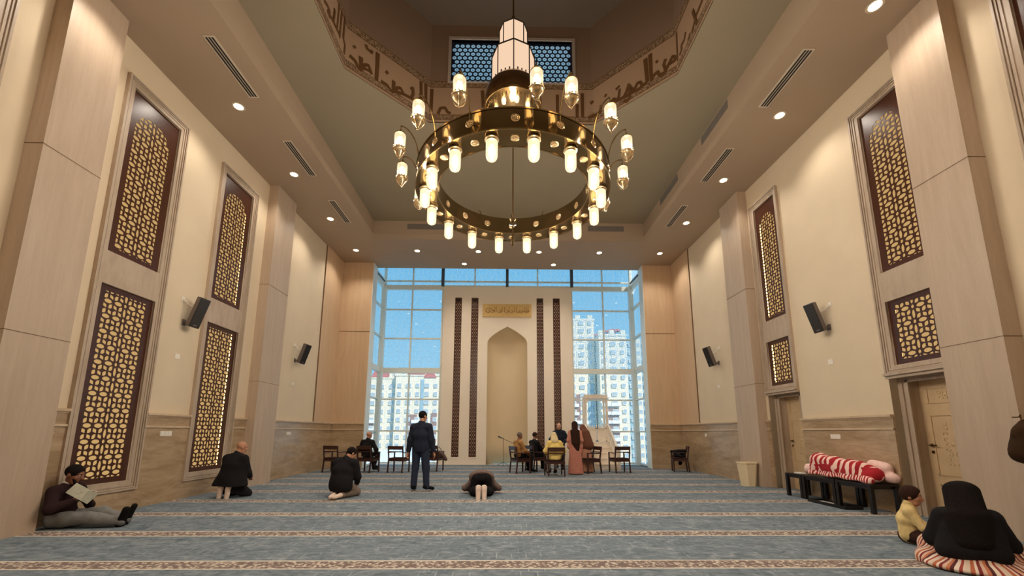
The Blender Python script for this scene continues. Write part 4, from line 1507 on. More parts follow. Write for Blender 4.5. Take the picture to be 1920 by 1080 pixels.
def nets(D, lo, h):
    s = D < 0
    nx, ny, nz = D.shape
    cnt = np.zeros((nx - 1, ny - 1, nz - 1), np.int8)
    for dx_ in (0, 1):
        for dy_ in (0, 1):
            for dz_ in (0, 1):
                cnt += s[dx_:nx - 1 + dx_, dy_:ny - 1 + dy_, dz_:nz - 1 + dz_]
    I, J, K = np.nonzero((cnt > 0) & (cnt < 8))
    ids = np.full(cnt.shape, -1, np.int32)
    ids[I, J, K] = np.arange(len(I))
    pos = np.zeros((len(I), 3), np.float64); num = np.zeros(len(I))
    cor = [(0, 0, 0), (1, 0, 0), (0, 1, 0), (1, 1, 0), (0, 0, 1), (1, 0, 1), (0, 1, 1), (1, 1, 1)]
    for a in range(8):
        for b in range(a + 1, 8):
            df = [cor[b][i] - cor[a][i] for i in range(3)]
            if sum(map(abs, df)) != 1: continue
            va = D[I + cor[a][0], J + cor[a][1], K + cor[a][2]]; vb = D[I + cor[b][0], J + cor[b][1], K + cor[b][2]]
            m = (va < 0) != (vb < 0)
            t = np.where(m, va / np.where(m, va - vb, 1), 0)
            for i in range(3):
                pos[:, i] += np.where(m, cor[a][i] + t * df[i], 0)
            num += m
    pos = (pos / num[:, None] + np.stack([I, J, K], 1)) * h + lo
    F = []
    for axis in range(3):
        sl0 = [slice(None)] * 3; sl1 = [slice(None)] * 3
        sl0[axis] = slice(0, -1); sl1[axis] = slice(1, None)
        s0, s1 = s[tuple(sl0)], s[tuple(sl1)]
        X = np.stack(np.nonzero(s0 != s1), 1)
        u, v = (axis + 1) % 3, (axis + 2) % 3
        ok = (X[:, u] > 0) & (X[:, v] > 0) & (X[:, u] < D.shape[u] - 1) & (X[:, v] < D.shape[v] - 1)
        X = X[ok]
        def cid(du, dv):
            Y = X.copy(); Y[:, u] += du; Y[:, v] += dv
            return ids[Y[:, 0], Y[:, 1], Y[:, 2]]
        q = np.stack([cid(-1, -1), cid(0, -1), cid(0, 0), cid(-1, 0)], 1)
        ins = s0[X[:, 0], X[:, 1], X[:, 2]]
        q[~ins] = q[~ins][:, ::-1]
        F.append(q)
    return pos, np.concatenate(F)

def sdf_obj(name, sdf, h, mat, parent, disp=None):
    v, f = sdf.mesh(h, disp)
    me = bpy.data.meshes.new(name)
    me.vertices.add(len(v)); me.vertices.foreach_set('co', v.astype(np.float32).ravel())
    me.loops.add(len(f) * 4); me.loops.foreach_set('vertex_index', f.astype(np.int32).ravel())
    me.polygons.add(len(f)); me.polygons.foreach_set('loop_start', np.arange(0, len(f) * 4, 4, dtype=np.int32))
    try:
        me.polygons.foreach_set('loop_total', np.full(len(f), 4, np.int32))
    except Exception:
        pass
    me.update(calc_edges=True)
    me.validate()
    me.polygons.foreach_set('use_smooth', np.ones(len(me.polygons), bool))
    return link(name, me, mat, parent)

def folds(amp=.006, f=14, seed=0):
    r = np.random.default_rng(seed)
    ks = r.normal(0, 1, (5, 3)) * f; ph = r.uniform(0, 6.28, 5)
    def fn(x, y, z):
        d = 0
        for k, p in zip(ks, ph):
            d = d + np.sin(x * k[0] + y * k[1] + z * k[2] * .6 + p)
        return d * (amp / 2.2)
    return fn

def ik(a, b, l1, l2, pole):
    a, b, pole = np.array(a, float), np.array(b, float), np.array(pole, float)
    d = b - a; L = np.linalg.norm(d)
    L_ = min(L, (l1 + l2) * .999)
    u = d / max(L, 1e-6)
    if L > L_: b = a + u * L_
    x = (l1 * l1 - l2 * l2 + L_ * L_) / (2 * L_)
    y = math.sqrt(max(l1 * l1 - x * x, 0))
    p = pole - u * (pole @ u)
    n = np.linalg.norm(p)
    p = p / n if n > 1e-6 else np.array([0, 0, 1.0])
    return a + u * x + p * y, b

def unit(v):
    v = np.array(v, float)
    return v / max(np.linalg.norm(v), 1e-9)

SKIN = {'tan': plain('tan skin', (186, 132, 100), 0.55, var=.08), 'dark': plain('brown skin', (136, 88, 64), 0.5, var=.08),
        'light': plain('light skin', (206, 156, 126), 0.55, var=.08)}
M_eye = plain('dark eye', (40, 28, 24), 0.2)
M_eyew = plain('white of eye', (226, 216, 206), 0.3)
M_lip = plain('lips', (150, 88, 76), 0.5)
HAIR = {'black': cloth('black hair', (26, 20, 18), .3, 80), 'grey': cloth('cropped grey hair', (112, 98, 88), .25, 120), 'brown': cloth('dark brown hair', (52, 34, 26), .3, 80)}

def person(label, loc, rz, pose, skin='tan', h=.011, group=None, sc=1.0):
    """pose: local coordinates, +y is where the person faces, z up from the floor"""
    o = thing('person', label, 'person', (loc[0], loc[1], 0), rz, group)
    P = {k: np.array(v, float) for k, v in pose.items() if k in ('pelvis', 'chest', 'neck', 'head', 'wl', 'wr', 'al', 'ar', 'pel', 'per', 'pkl', 'pkr', 'tl', 'tr', 'face', 'up', 'hl', 'hr')}
    up_s = unit(P['neck'] - P['pelvis'])
    lat = np.array(pose.get('lat', (1, 0, 0)), float)
    lat = unit(lat)
    sw = pose.get('sw', .185) * sc
    J = {}
    face = unit(P.get('face', (0, 1, 0)))
    upv = np.array(P.get('up', (0, 0, 1)), float)
    upv = unit(upv - face * (upv @ face))
    rgt = np.cross(face, upv)
    J['face'], J['upv'], J['rgt'] = face, upv, rgt
    hd = P['head']
    for s, n in ((-1, 'l'), (1, 'r')):
        sh = P['neck'] + lat * (s * sw) - up_s * .090 * sc
        wr_ = P['w' + n]
        el, wr_ = ik(sh, wr_, .295 * sc, .265 * sc, P.get('pe' + n, np.array((s * .5, -.6, -.6))))
        J['sh' + n], J['el' + n], J['wr' + n] = sh, el, wr_
        hp = P['pelvis'] + lat * (s * .095 * sc)
        an = P['a' + n]
        kn, an = ik(hp, an, .44 * sc, .43 * sc, P.get('pk' + n, np.array((0, 1, .3))))
        if 'k' + n in pose: kn, an = np.array(pose['k' + n], float), np.array(pose['a' + n], float)
        if 'el_' + n in pose: el, wr_ = np.array(pose['el_' + n], float), np.array(pose['w' + n], float)
        J['el' + n], J['wr' + n] = el, wr_
        J['hp' + n], J['kn' + n], J['an' + n] = hp, kn, an
        J['toe' + n] = an + unit(P.get('t' + n, (s * .15, 1, -.12))) * .19 * sc
    J['P'] = P
    J['lat'] = lat
    S_ = Sdf(.03 * sc)
    def torso(q, e=0.0, wide=1.0):
        q.cone(P['pelvis'], P['pelvis'] + up_s * .07 * sc, (.112 + e) * sc, (.108 + e) * sc, lat=lat, w=1.5 * wide)
        q.cone(P['pelvis'] + up_s * .06 * sc, P['chest'], (.105 + e) * sc, (.112 + e) * sc, lat=lat, w=1.38 * wide)
        q.cone(P['chest'], P['neck'] - up_s * .11 * sc, (.115 + e) * sc, (.080 + e) * sc, lat=lat, w=1.48 * wide)
        for n in 'lr':
            q.cone(P['neck'] - up_s * .035 * sc, J['sh' + n], (.050 + e) * sc, (.056 + e) * sc)
    def arm(q, n, e=0.0, end=1.0):
        q.cone(J['sh' + n], J['el' + n], (.056 + e) * sc, (.042 + e) * sc)
        q.cone(J['el' + n], J['el' + n] + (J['wr' + n] - J['el' + n]) * end, (.043 + e) * sc, (.030 + e * .9) * sc)
    def leg(q, n, e=0.0, end=1.0):
        q.cone(J['hp' + n], J['kn' + n], (.086 + e) * sc, (.058 + e) * sc)
        q.cone(J['kn' + n], J['kn' + n] + (J['an' + n] - J['kn' + n]) * end, (.058 + e) * sc, (.040 + e) * sc)
    J['torso'], J['arm'], J['leg'] = torso, arm, leg
    # continuous skin surface
    torso(S_)
    for n in 'lr':
        arm(S_, n); leg(S_, n)
        # foot
        f0, f1 = J['an' + n], J['toe' + n]
        fd = unit(f1 - f0)
        S_.cone(f0 - fd * .04 * sc, f1, .036 * sc, .026 * sc, lat=np.cross(fd, (0, 0, 1)) if abs(fd[2]) < .9 else lat, w=1.3, k=.02)
        # hand
        w0 = J['wr' + n]
        hdv = unit(P.get('h' + n, w0 - J['el' + n]))
        side = unit(np.cross(hdv, pose.get('palm', (0, 0, 1)))) if np.linalg.norm(np.cross(hdv, pose.get('palm', (0, 0, 1)))) > .1 else lat
        nrm = np.cross(side, hdv)
        S_.cone(w0, w0 + hdv * .085 * sc, .024 * sc, .026 * sc, lat=side, w=1.45, k=.012)
        for i, (off, ln) in enumerate(((-.030, .062), (-.010, .075), (.010, .070), (.029, .054))):
            b = w0 + (hdv * .090 + side * off) * sc
            m_ = b + (hdv * ln * .55 - nrm * .008) * sc
            e_ = b + (hdv * ln * .92 - nrm * .032) * sc
            S_.cone(b, m_, .0095 * sc, .009 * sc, k=.004); S_.cone(m_, e_, .009 * sc, .0075 * sc, k=.004)
        tsg = 1 if n == 'l' else -1
        b = w0 + (hdv * .03 + side * .030 * tsg) * sc
        m_ = b + (hdv * .035 + side * .028 * tsg - nrm * .01) * sc
        S_.cone(b, m_, .013 * sc, .010 * sc, k=.008); S_.cone(m_, m_ + (hdv * .03 + side * .006 * tsg - nrm * .012) * sc, .010 * sc, .008 * sc, k=.004)
    # neck and head
    H = np.stack([rgt, face, upv])
    hs = pose.get('hs', 1.0) * sc
    J['hs'] = hs
    def at(x, y, z):
        return hd + (rgt * x + face * y + upv * z) * hs
    J['hat'] = at
    S_.cone(P['neck'] - up_s * .03, hd - upv * .06 * hs - face * .02 * hs, .056 * sc, .052 * sc, k=.03)
    S_.ell(at(0, -.012, .030), V3(.076, .096, .088) * hs, H, k=.02)
    S_.ell(at(0, .026, -.035), V3(.060, .068, .082) * hs, H, k=.03)
    S_.cone(at(-.028, .048, -.092), at(.028, .048, -.092), .026 * hs, .026 * hs, k=.03)
    S_.cone(at(0, .086, .012), at(0, .108, -.030), .009 * hs, .0155 * hs, k=.012)
    S_.cone(at(-.038, .076, .026), at(.038, .076, .026), .011 * hs, .011 * hs, k=.016)
    S_.cone(at(-.018, .088, -.064), at(.018, .088, -.064), .010 * hs, .010 * hs, k=.014)
    for s in (-1, 1):
        S_.ell(at(s * .032, .094, .006), V3(.015, .014, .010) * hs, H, k=.010, neg=True)
        S_.ell(at(s * .077, -.010, -.008), V3(.011, .022, .033) * hs, H, k=.008)
        S_.ell(at(s * .043, .062, -.028), V3(.022, .022, .022) * hs, H, k=.02)
    S_.ell(at(0, .104, -.066), V3(.020, .012, .0022) * hs, H, k=.003, neg=True)
    body = sdf_obj('body', S_, h, SKIN[skin], o)
    for s in (-1, 1):
        c = at(s * .032, .079, .006)
        e = MB().lathe([(.0, -.0105 * hs), (.0085 * hs, -.006 * hs), (.0105 * hs, 0), (.0085 * hs, .006 * hs), (.0, .0105 * hs)], n=10, M=Matrix.Translation(Vector(c)))
        e.build('eye', M_eyew, o, smooth=True)
        c2 = at(s * .032, .0865, .006)
        MB().lathe([(.0, -.0055 * hs), (.005 * hs, 0), (.0, .0055 * hs)], n=8, M=Matrix.Translation(Vector(c2))).build('pupil', M_eye, o, smooth=True)
        MB().tube([at(s * .016, .089, .024), at(s * .032, .086, .030), at(s * .05, .072, .024)], .0042 * hs, 6).build('eyebrow', HAIR['black'], o)
    MB().tube([at(-.022, .092, -.0665), at(0, .099, -.065), at(.022, .092, -.0665)], .0045 * hs, 6).build('lips', M_lip, o)
    return o, J

def hair_cap(o, J, mat, thick=.010, hairline=.055, back=-.05, h=.009, name='hair', extra=None, sides=.0):
    at, hs = J['hat'], J['hs']
    q = Sdf(.012)
    H = np.stack([J['rgt'], J['face'], J['upv']])
    q.ell(at(0, -.014, .032), V3(.078 + thick, .098 + thick, .090 + thick) * hs, H)
    if extra: extra(q)
    q.ell(at(0, .115, -.03), V3(.085, .075 + .0, .11) * hs, H, neg=True, k=.01)
    if extra is None:
        q.cut(at(0, 0, back), -unit(J['upv'] * 1.0 - J['face'] * .28))
    return sdf_obj(name, q, h, mat, o)

def shoes(o, J, mat, h=.009, ns='lr', name='shoe', sole=.008):
    for n in ns:
        f0, f1 = J['an' + n], J['toe' + n]
        fd = unit(f1 - f0)
        q = Sdf(.02)
        lt = np.cross(fd, (0, 0, 1)); lt = lt if np.linalg.norm(lt) > .1 else J['lat']
        q.cone(f0 - fd * .045, f1 + fd * .01, .044, .034, lat=lt, w=1.3)
        q.cone(f0, f0 + unit(J['kn' + n] - f0) * .06, .047, .046)
        sdf_obj(name, q, h, mat, o)

def collar_ring(o, J, mat, e=.012, h=.009, name='collar'):
    P = J['P']
    q = Sdf(.01)
    up = unit(P['head'] - P['neck'])
    q.cone(P['neck'] - up * .02, P['neck'] + up * .035, .066 + e, .060 + e)
    q.cut(P['neck'] + up * .045, up)
    return sdf_obj(name, q, h, mat, o)
# ------------------------------------------------------------------ people
def top(o, J, mat, e=.022, ae=.018, end=.97, name='jacket', h=.011, wide=1.0, extra=None, seed=1, amp=.006, k=.03, cuts=()):
    q = Sdf(k)
    J['torso'](q, e, wide)
    for n in 'lr':
        J['arm'](q, n, ae, end)
    if extra: extra(q)
    for c in cuts: q.cut(*c)
    return sdf_obj(name, q, h, mat, o, folds(amp, 16, seed))
def bottom(o, J, mat, e=.02, end=.97, name='trousers', h=.011, seed=2, extra=None, amp=.006):
    q = Sdf(.03)
    P = J['P']
    q.cone(P['pelvis'] + unit(P['neck'] - P['pelvis']) * .06, P['pelvis'], .115, .122, lat=J['lat'], w=1.45)
    for n in 'lr':
        J['leg'](q, n, e, end)
    if extra: extra(q)
    return sdf_obj(name, q, h, mat, o, folds(amp, 18, seed))

C_black = cloth('black wool', (30, 28, 30)); C_navy = cloth('dark navy fabric', (36, 40, 52)); C_jean = cloth('dark denim', (44, 50, 66))
C_grey = cloth('taupe trousers', (128, 112, 98)); C_greytr = cloth('grey trousers', (124, 123, 120)); C_char = cloth('charcoal cloth', (46, 42, 42))
C_tan = cloth('tan wool jacket', (164, 118, 70)); C_brownsh = cloth('brown grey shirt', (112, 94, 86)); C_yel = cloth('pale yellow padded jacket', (236, 206, 122))
C_cream = cloth('cream headscarf', (228, 206, 158)); C_pink = cloth('dusty pink dress', (196, 132, 114)); C_pink2 = cloth('pale pink dress', (212, 158, 132))
C_brown = cloth('brown headscarf', (112, 74, 56)); C_sock = cloth('pale sock', (222, 200, 184)); C_lightgrey = cloth('light grey trousers', (186, 176, 166))
C_boysh = cloth('pale yellow shirt', (216, 190, 132)); C_boytr = cloth('dark brown trousers', (58, 36, 30)); C_darkshoe = cloth('black shoe', (20, 18, 18))
C_wine = cloth('dark maroon knit', (44, 28, 28)); C_white = cloth('white cotton', (220, 214, 206))

# standing man
o, J = person('man standing with his back turned in dark padded jacket and dark jeans', (-1.91, 9.57), -.16,
    dict(pelvis=(0, 0, .96), chest=(0, -.015, 1.25), neck=(0, -.015, 1.51), head=(.015, .03, 1.675), face=(.5, .87, 0),
         wl=(-.30, .0, .86), wr=(.30, .03, .86), pel=(-.6, -.5, 0), per=(.6, -.5, 0), al=(-.135, -.01, .09), ar=(.155, .02, .09), tl=(-.25, 1, -.25), tr=(.55, 1, -.25), sw=.178), 'tan', .010)
bottom(o, J, C_jean, .026, .97)
top(o, J, C_navy, .026, .030, .95, 'padded_jacket', wide=.97, seed=3, amp=.004, extra=lambda q: q.cone((0, -.01, 1.0), (0, -.01, .84), .128, .128, lat=(1, 0, 0), w=1.36), cuts=(((0, 0, .865), (0, 0, -1)),))
collar_ring(o, J, C_navy, .016)
hair_cap(o, J, HAIR['black'], .006)
shoes(o, J, C_darkshoe)

# kneeling bald man
o, J = person('bald man kneeling in a long black coat near the left wall, pale socks', (-5.52, 8.78), -.18,
    dict(pelvis=(0, -.16, .34), chest=(0, -.09, .62), neck=(.0, -.02, .85), head=(.03, .05, .985), face=(.45, .85, -.3),
         wl=(-.10, .22, .40), wr=(.12, .24, .38), pel=(-.6, -.6, -.3), per=(.6, -.6, -.3),
         al=(-.09, -.24, .17), ar=(.08, -.24, .17), pkl=(-.2, 1, -.2), pkr=(.2, 1, -.2), tl=(0, -.12, -1), tr=(0, -.12, -1), sw=.19), 'tan', .010)
bottom(o, J, C_black, .024, .9)
def ex(q):
    q.cone((0, -.06, .70), (-.02, -.10, .22), .13, .215, lat=(1, 0, 0), w=1.75)
top(o, J, C_black, .03, .03, .96, 'long_coat', wide=1.05, extra=ex, seed=4, cuts=(((0, 0, .235), (0, 0, -1)),))
collar_ring(o, J, C_black, .014)
shoes(o, J, C_sock, name='sock')

# kneeling man with dark cap of hair
o, J = person('man kneeling in black jacket and taupe trousers with pale soles showing, dark hair bowed', (-3.29, 8.80), -.18,
    dict(pelvis=(0, -.17, .28), chest=(0, -.10, .53), neck=(.0, -.01, .76), head=(.05, .09, .868), face=(.35, .75, -.55),
         wl=(-.12, .22, .28), wr=(.14, .24, .27), pel=(-.6, -.6, -.3), per=(.6, -.6, -.3),
         al=(-.07, -.25, .07), ar=(.08, -.25, .07), kl=(-.15, .17, .085), kr=(.17, .17, .085), tl=(.25, -1, -.1), tr=(-.15, -1, -.1), sw=.195), 'tan', .010)
bottom(o, J, C_grey, .026, .92)
def ex(q):
    q.cone((0, -.06, .60), (0, -.14, .22), .12, .165, lat=(1, 0, 0), w=1.5)
top(o, J, C_black, .03, .032, .96, 'jacket', wide=1.05, extra=ex, seed=5, cuts=(((0, 0, .135), (0, 0, -1)),))
hair_cap(o, J, HAIR['black'], .008)
collar_ring(o, J, C_black, .012)
shoes(o, J, C_sock, name='sock')

# prostrating man
o, J = person('man bowed down on the carpet, forehead to the floor, pale soles towards us', (-.46, 8.47), .04,
    dict(pelvis=(0, .40, .385), chest=(0, .63, .35), neck=(0, .86, .22), head=(0, .98, .135), face=(0, .30, -.95), up=(0, 1, .3),
         wl=(-.24, .98, .045), wr=(.24, .98, .045), el_l=(-.37, .80, .12), el_r=(.37, .80, .12),
         kl=(-.17, .47, .085), kr=(.17, .47, .085), al=(-.058, .05, .185), ar=(.058, .05, .185), tl=(-.02, -.22, -1), tr=(.02, -.22, -1), hl=(.1, 1, -.05), hr=(-.1, 1, -.05), sw=.19), 'tan', .010)
bottom(o, J, C_black, .028, .9)
top(o, J, C_brownsh, .048, .022, .8, 'shirt', wide=1.05, seed=6, cuts=(((0, .34, .40), (0, -1, -.55)),))
hair_cap(o, J, HAIR['black'], .006)
shoes(o, J, C_sock, name='sock')

def seated(label, cx, cy, rz, skin, sc=.93, face=(0, 1, 0), lean=0.0, cross=False, arms=((-.20, .12, .60), (.20, .12, .60)), h=.011):
    return person(label, (cx, cy), rz,
        dict(pelvis=(0, -.08, .575), chest=(0, -.10 + lean * .4, .83), neck=(0, -.07 + lean, 1.055), head=(0, -.02 + lean * 1.3, 1.205), face=face,
             wl=arms[0], wr=arms[1], pel=(-.7, -.5, -.2), per=(.7, -.5, -.2), al=(-.10, .36, .09) if not cross else (.05, .30, .10), ar=(.10, .36, .09) if not cross else (-.02, .40, .16),
             kl=(-.12, .33, .54), kr=(.12, .33, .54 if not cross else .58), tl=(-.1, 1, -.2), tr=(.1, 1, -.2), sw=.19), skin, h, sc=sc)
o, J = seated('bald man in a dark jacket sitting with his back turned beside the left glazing', -4.52, 14.0, -.28, 'tan', face=(.35, 1, -.05), cross=True)
bottom(o, J, C_char, .014, .95); top(o, J, C_black, .026, .028, .96, 'jacket', seed=8, wide=1.04); shoes(o, J, C_darkshoe); collar_ring(o, J, C_black, .01)
o, J = seated('man in a tan jacket sitting sideways nearest the niche, cropped hair', .52, 13.85, -1.15, 'dark', face=(-.15, 1, 0), arms=((-.16, .22, .60), (.16, .24, .60)))
bottom(o, J, C_black, .014, .95); top(o, J, C_tan, .022, .024, .96, 'jacket', seed=9); shoes(o, J, C_darkshoe); hair_cap(o, J, HAIR['grey'], .004)
o, J = seated('man in black clothes sitting sideways, listening towards the group', 1.08, 14.5, -1.05, 'dark', face=(-.05, 1, .05), arms=((-.08, .30, .62), (.08, .32, .60)))
bottom(o, J, C_black, .018, .95); top(o, J, C_black, .022, .024, .96, 'jacket', seed=10); shoes(o, J, C_darkshoe); hair_cap(o, J, HAIR['brown'], .005)
o, J = seated('person in a pale yellow padded jacket and cream headscarf, seen from behind on a chair', 1.55, 13.0, .10, 'tan', sc=.88, face=(.25, .9, -.3), lean=.05, arms=((-.20, .15, .62), (.20, .15, .62)))
bottom(o, J, C_lightgrey, .02, .95); top(o, J, C_yel, .03, .032, .96, 'padded_jacket', seed=11, wide=1.02, amp=.008, extra=lambda q: q.cone((0, -.09, .70), (0, -.10, .56), .14, .15, lat=(1, 0, 0), w=1.3), cuts=(((0, 0, .485), (0, 0, -1)),)); shoes(o, J, C_boytr)
def ex(q):
    P = J['P']
    q.cone(J['hat'](0, -.02, -.03), P['neck'] + np.array((0, -.03, .0)), .085, .10, lat=(1, 0, 0), w=1.25)
hair_cap(o, J, C_cream, .016, name='headscarf', extra=ex)

# standing man beyond the group, facing us
o, J = person('bald man in dark navy clothes standing behind the seated group, facing the room', (1.98, 15.1), PI - .25,
    dict(pelvis=(0, 0, .88), chest=(0, .0, 1.15), neck=(0, .01, 1.38), head=(0, .04, 1.535), face=(0, 1, -.1),
         wl=(-.18, .22, .95), wr=(.18, .22, .93), pel=(-.7, -.5, 0), per=(.7, -.5, 0), al=(-.10, 0, .085), ar=(.10, 0, .085), tl=(-.2, 1, -.25), tr=(.2, 1, -.25), sw=.18), 'light', .010, sc=.93)
bottom(o, J, C_black, .022, .97); top(o, J, C_navy, .03, .028, .95, 'coat', seed=12, wide=1.05, extra=lambda q: q.cone((0, 0, .9), (0, 0, .62), .13, .15, lat=(1, 0, 0), w=1.4)); shoes(o, J, C_darkshoe)
collar_ring(o, J, C_navy, .012)

# woman in the pink dress
o, J = person('woman in long dusty pink dress, waist length dark hair, standing with her back turned', (2.27, 13.42), -.12,
    dict(pelvis=(0, 0, .90), chest=(0, -.01, 1.17), neck=(0, .0, 1.40), head=(-.01, .05, 1.55), face=(-.25, 1, -.15),
         wl=(-.16, .18, .98), wr=(.16, .16, .96), pel=(-.25, -.7, -.3), per=(.25, -.7, -.3), al=(-.09, 0, .085), ar=(.09, 0, .085), tl=(-.2, 1, -.25), tr=(.2, 1, -.25), sw=.155), 'tan', .010, sc=.93)
def ex(q):
    q.cone((0, -.01, 1.10), (0, -.02, .70), .11, .155, lat=(1, 0, 0), w=1.25)
    q.cone((0, -.02, .72), (0, -.02, .03), .155, .205, lat=(1, 0, 0), w=1.15)
    for s in (-1, 1):
        q.cone(J['sh' + 'lr'[s > 0]], (s * .185, -.02, .86), .06, .07)
def pleat(x, y, z):
    a = np.arctan2(y + .02, x + 0 * z)
    return np.sin(a * 17 + z * 2) * .012 * np.clip((1.1 - z) * 1.6, 0, 1)
q = Sdf(.03); J['torso'](q, .02, 1.0)
for n in 'lr': J['arm'](q, n, .026, .95)
ex(q); q.cut((0, 0, .025), (0, 0, -1))
sdf_obj('long_dress', q, .011, C_pink, o, pleat)
def ex(q):
    P = J['P']
    q.cone(J['hat'](0, -.05, .04), P['neck'] + np.array((0, -.085, -.05)), .085, .085, lat=(1, 0, 0), w=1.15)
    q.cone(P['neck'] + np.array((0, -.085, -.05)), (.02, -.15, .98), .085, .078, lat=(1, 0, 0), w=1.75)
    q.cone((.02, -.15, .98), (.07, -.155, .76), .075, .03, lat=(1, 0, 0), w=1.8)
hair_cap(o, J, HAIR['brown'], .012, extra=ex)
shoes(o, J, C_boytr)

# woman in the brown headscarf
o, J = person('woman in brown headscarf and pale pink dress standing behind the chair beside the minbar', (2.74, 14.15), .45,
    dict(pelvis=(0, 0, .86), chest=(0, .02, 1.10), neck=(0, .07, 1.33), head=(0, .13, 1.465), face=(.0, 1, -.35),
         wl=(-.16, .26, .86), wr=(.20, .24, .86), pel=(-.7, -.5, -.2), per=(.7, -.5, -.2), al=(-.09, 0, .085), ar=(.09, 0, .085), tl=(-.2, 1, -.25), tr=(.2, 1, -.25), sw=.165), 'tan', .011, sc=.9)
q = Sdf(.03); J['torso'](q, .02, 1.0)
for n in 'lr': J['arm'](q, n, .024, .95)
q.cone((0, 0, .95), (0, -.02, .03), .14, .22, lat=(1, 0, 0), w=1.25); q.cut((0, 0, .025), (0, 0, -1))
sdf_obj('long_dress', q, .012, C_pink2, o, pleat)
def ex(q):
    P = J['P']
    q.cone(J['hat'](0, -.03, -.03), P['neck'] + np.array((0, -.04, -.03)), .09, .12, lat=(1, 0, 0), w=1.5)
    q.cone(P['neck'] + np.array((0, -.04, -.03)), (.05, -.06, .86), .13, .16, lat=(1, 0, 0), w=1.55)
hair_cap(o, J, C_brown, .018, name='headscarf', extra=ex)
shoes(o, J, C_boytr)

# boy
o, J = person('small boy in pale yellow shirt sitting cross legged beside the woman in black', (5.00, 5.22), -2.35,
    dict(pelvis=(0, -.01, .085), chest=(0, -.01, .235), neck=(0, .01, .375), head=(0, .045, .475), face=(.12, 1, -.08), hs=1.32,
         wl=(-.09, .20, .15), wr=(.10, .24, .13), pel=(-.8, -.3, -.6), per=(.8, -.3, -.6), kl=(-.22, .19, .075), kr=(.22, .19, .075), al=(.06, .22, .05), ar=(-.06, .27, .05), tl=(1, .3, 0), tr=(-1, .3, 0), sw=.185), 'tan', .0065, sc=.60)
o.scale = (1.17, 1.17, 1.17)
q = Sdf(.02)
q.cone((0, -.01, .11), (0, -.02, .075), .085, .088, lat=(1, 0, 0), w=1.4)
for n in 'lr':
    q.cone(J['hp' + n], J['kn' + n], .068, .052); q.cone(J['kn' + n], J['an' + n], .052, .042)
sdf_obj('trousers', q, .008, C_boytr, o, folds(.004, 20, 3))
top(o, J, C_boysh, .035, .024, .95, 'shirt', h=.0075, seed=14, amp=.005, k=.02, wide=1.05)
collar_ring(o, J, C_boysh, -.012, .006)
hair_cap(o, J, HAIR['brown'], .016, h=.0065)

# woman in black on the floor
o, J = person('woman in black top with long dark hair sitting on the floor in a striped skirt', (4.68, 4.26), -.74,
    dict(pelvis=(0, -.02, .115), chest=(0, .0, .355), neck=(0, .035, .565), head=(-.01, .085, .70), face=(-.15, 1, -.35),
         wl=(-.15, .30, .22), wr=(.15, .32, .22), pel=(-.55, -.6, -.4), per=(.55, -.6, -.4), kl=(-.29, .24, .13), kr=(.36, .22, .13), al=(.08, .34, .07), ar=(-.08, .40, .07), tl=(1, .3, 0), tr=(-1, .3, 0), sw=.18), 'tan', .010, sc=.93)
def stripes():
    t = NT('rust and cream striped skirt')
    tcn = t.add('ShaderNodeTexCoord'); sx = t.add('ShaderNodeSeparateXYZ'); t.link(tcn.outputs['Object'], sx.inputs[0])
    a = t.math('ARCTAN2', t.math('ADD', sx.outputs['Y'], -.25), sx.outputs['X'])
    f = t.math('FRACT', t.math('ADD', t.math('MULTIPLY', a, 2.3), 4.0))
    c = t.ramp(f, [(0.0, lin((206, 184, 164))), (.12, lin((176, 96, 62))), (.24, lin((222, 200, 180))), (.32, lin((120, 40, 38))), (.42, lin((206, 170, 146))),
                   (.52, lin((186, 112, 76))), (.62, lin((84, 34, 34))), (.72, lin((226, 206, 186))), (.84, lin((150, 62, 50))), (.93, lin((214, 188, 166)))], 'CONSTANT')
    t.link(c, t.b.inputs['Base Color']); t.b.inputs['Roughness'].default_value = .95
    return t.m
q = Sdf(.05)
q.cone((0, -.05, .10), (0, .05, .10), .15, .16, lat=(1, 0, 0), w=1.6)
for s, n in ((-1, 'l'), (1, 'r')):
    q.cone(J['hp' + n], J['kn' + n], .12, .10); q.cone(J['kn' + n], J['an' + n], .10, .08)
    q.cone((s * .15, -.22, .025), (s * .36, .0, .03), .045, .05)
q.ell((0, -.14, .03), (.38, .24, .055)); q.ell((.36, .10, .05), (.22, .22, .085)); q.ell((-.28, .12, .05), (.14, .20, .085))
sdf_obj('striped_skirt', q, .011, stripes(), o, folds(.010, 9, 22))
def ex(q):
    q.cone((0, .0, .48), (0, -.05, .17), .125, .165, lat=(1, 0, 0), w=1.62)
    for s, n in ((-1, 'l'), (1, 'r')):
        q.cone(J['sh' + n], J['el' + n], .07, .078); q.cone(J['el' + n], J['wr' + n], .078, .05)
top(o, J, C_black, .03, .03, .97, 'black_top', wide=1.05, extra=ex, seed=15, amp=.007, cuts=(((0, 0, .085), (0, 0, -1)),))
def ex(q):
    P = J['P']
    q.cone(J['hat'](0, -.04, .03), (0, -.06, .50), .098, .105, lat=(1, 0, 0), w=1.42)
    q.cone((0, -.06, .50), (0, -.14, .26), .105, .085, lat=(1, 0, 0), w=1.7)
    q.cone((.14, -.02, .52), (.21, .0, .44), .03, .01)
hair_cap(o, J, HAIR['black'], .016, extra=ex)

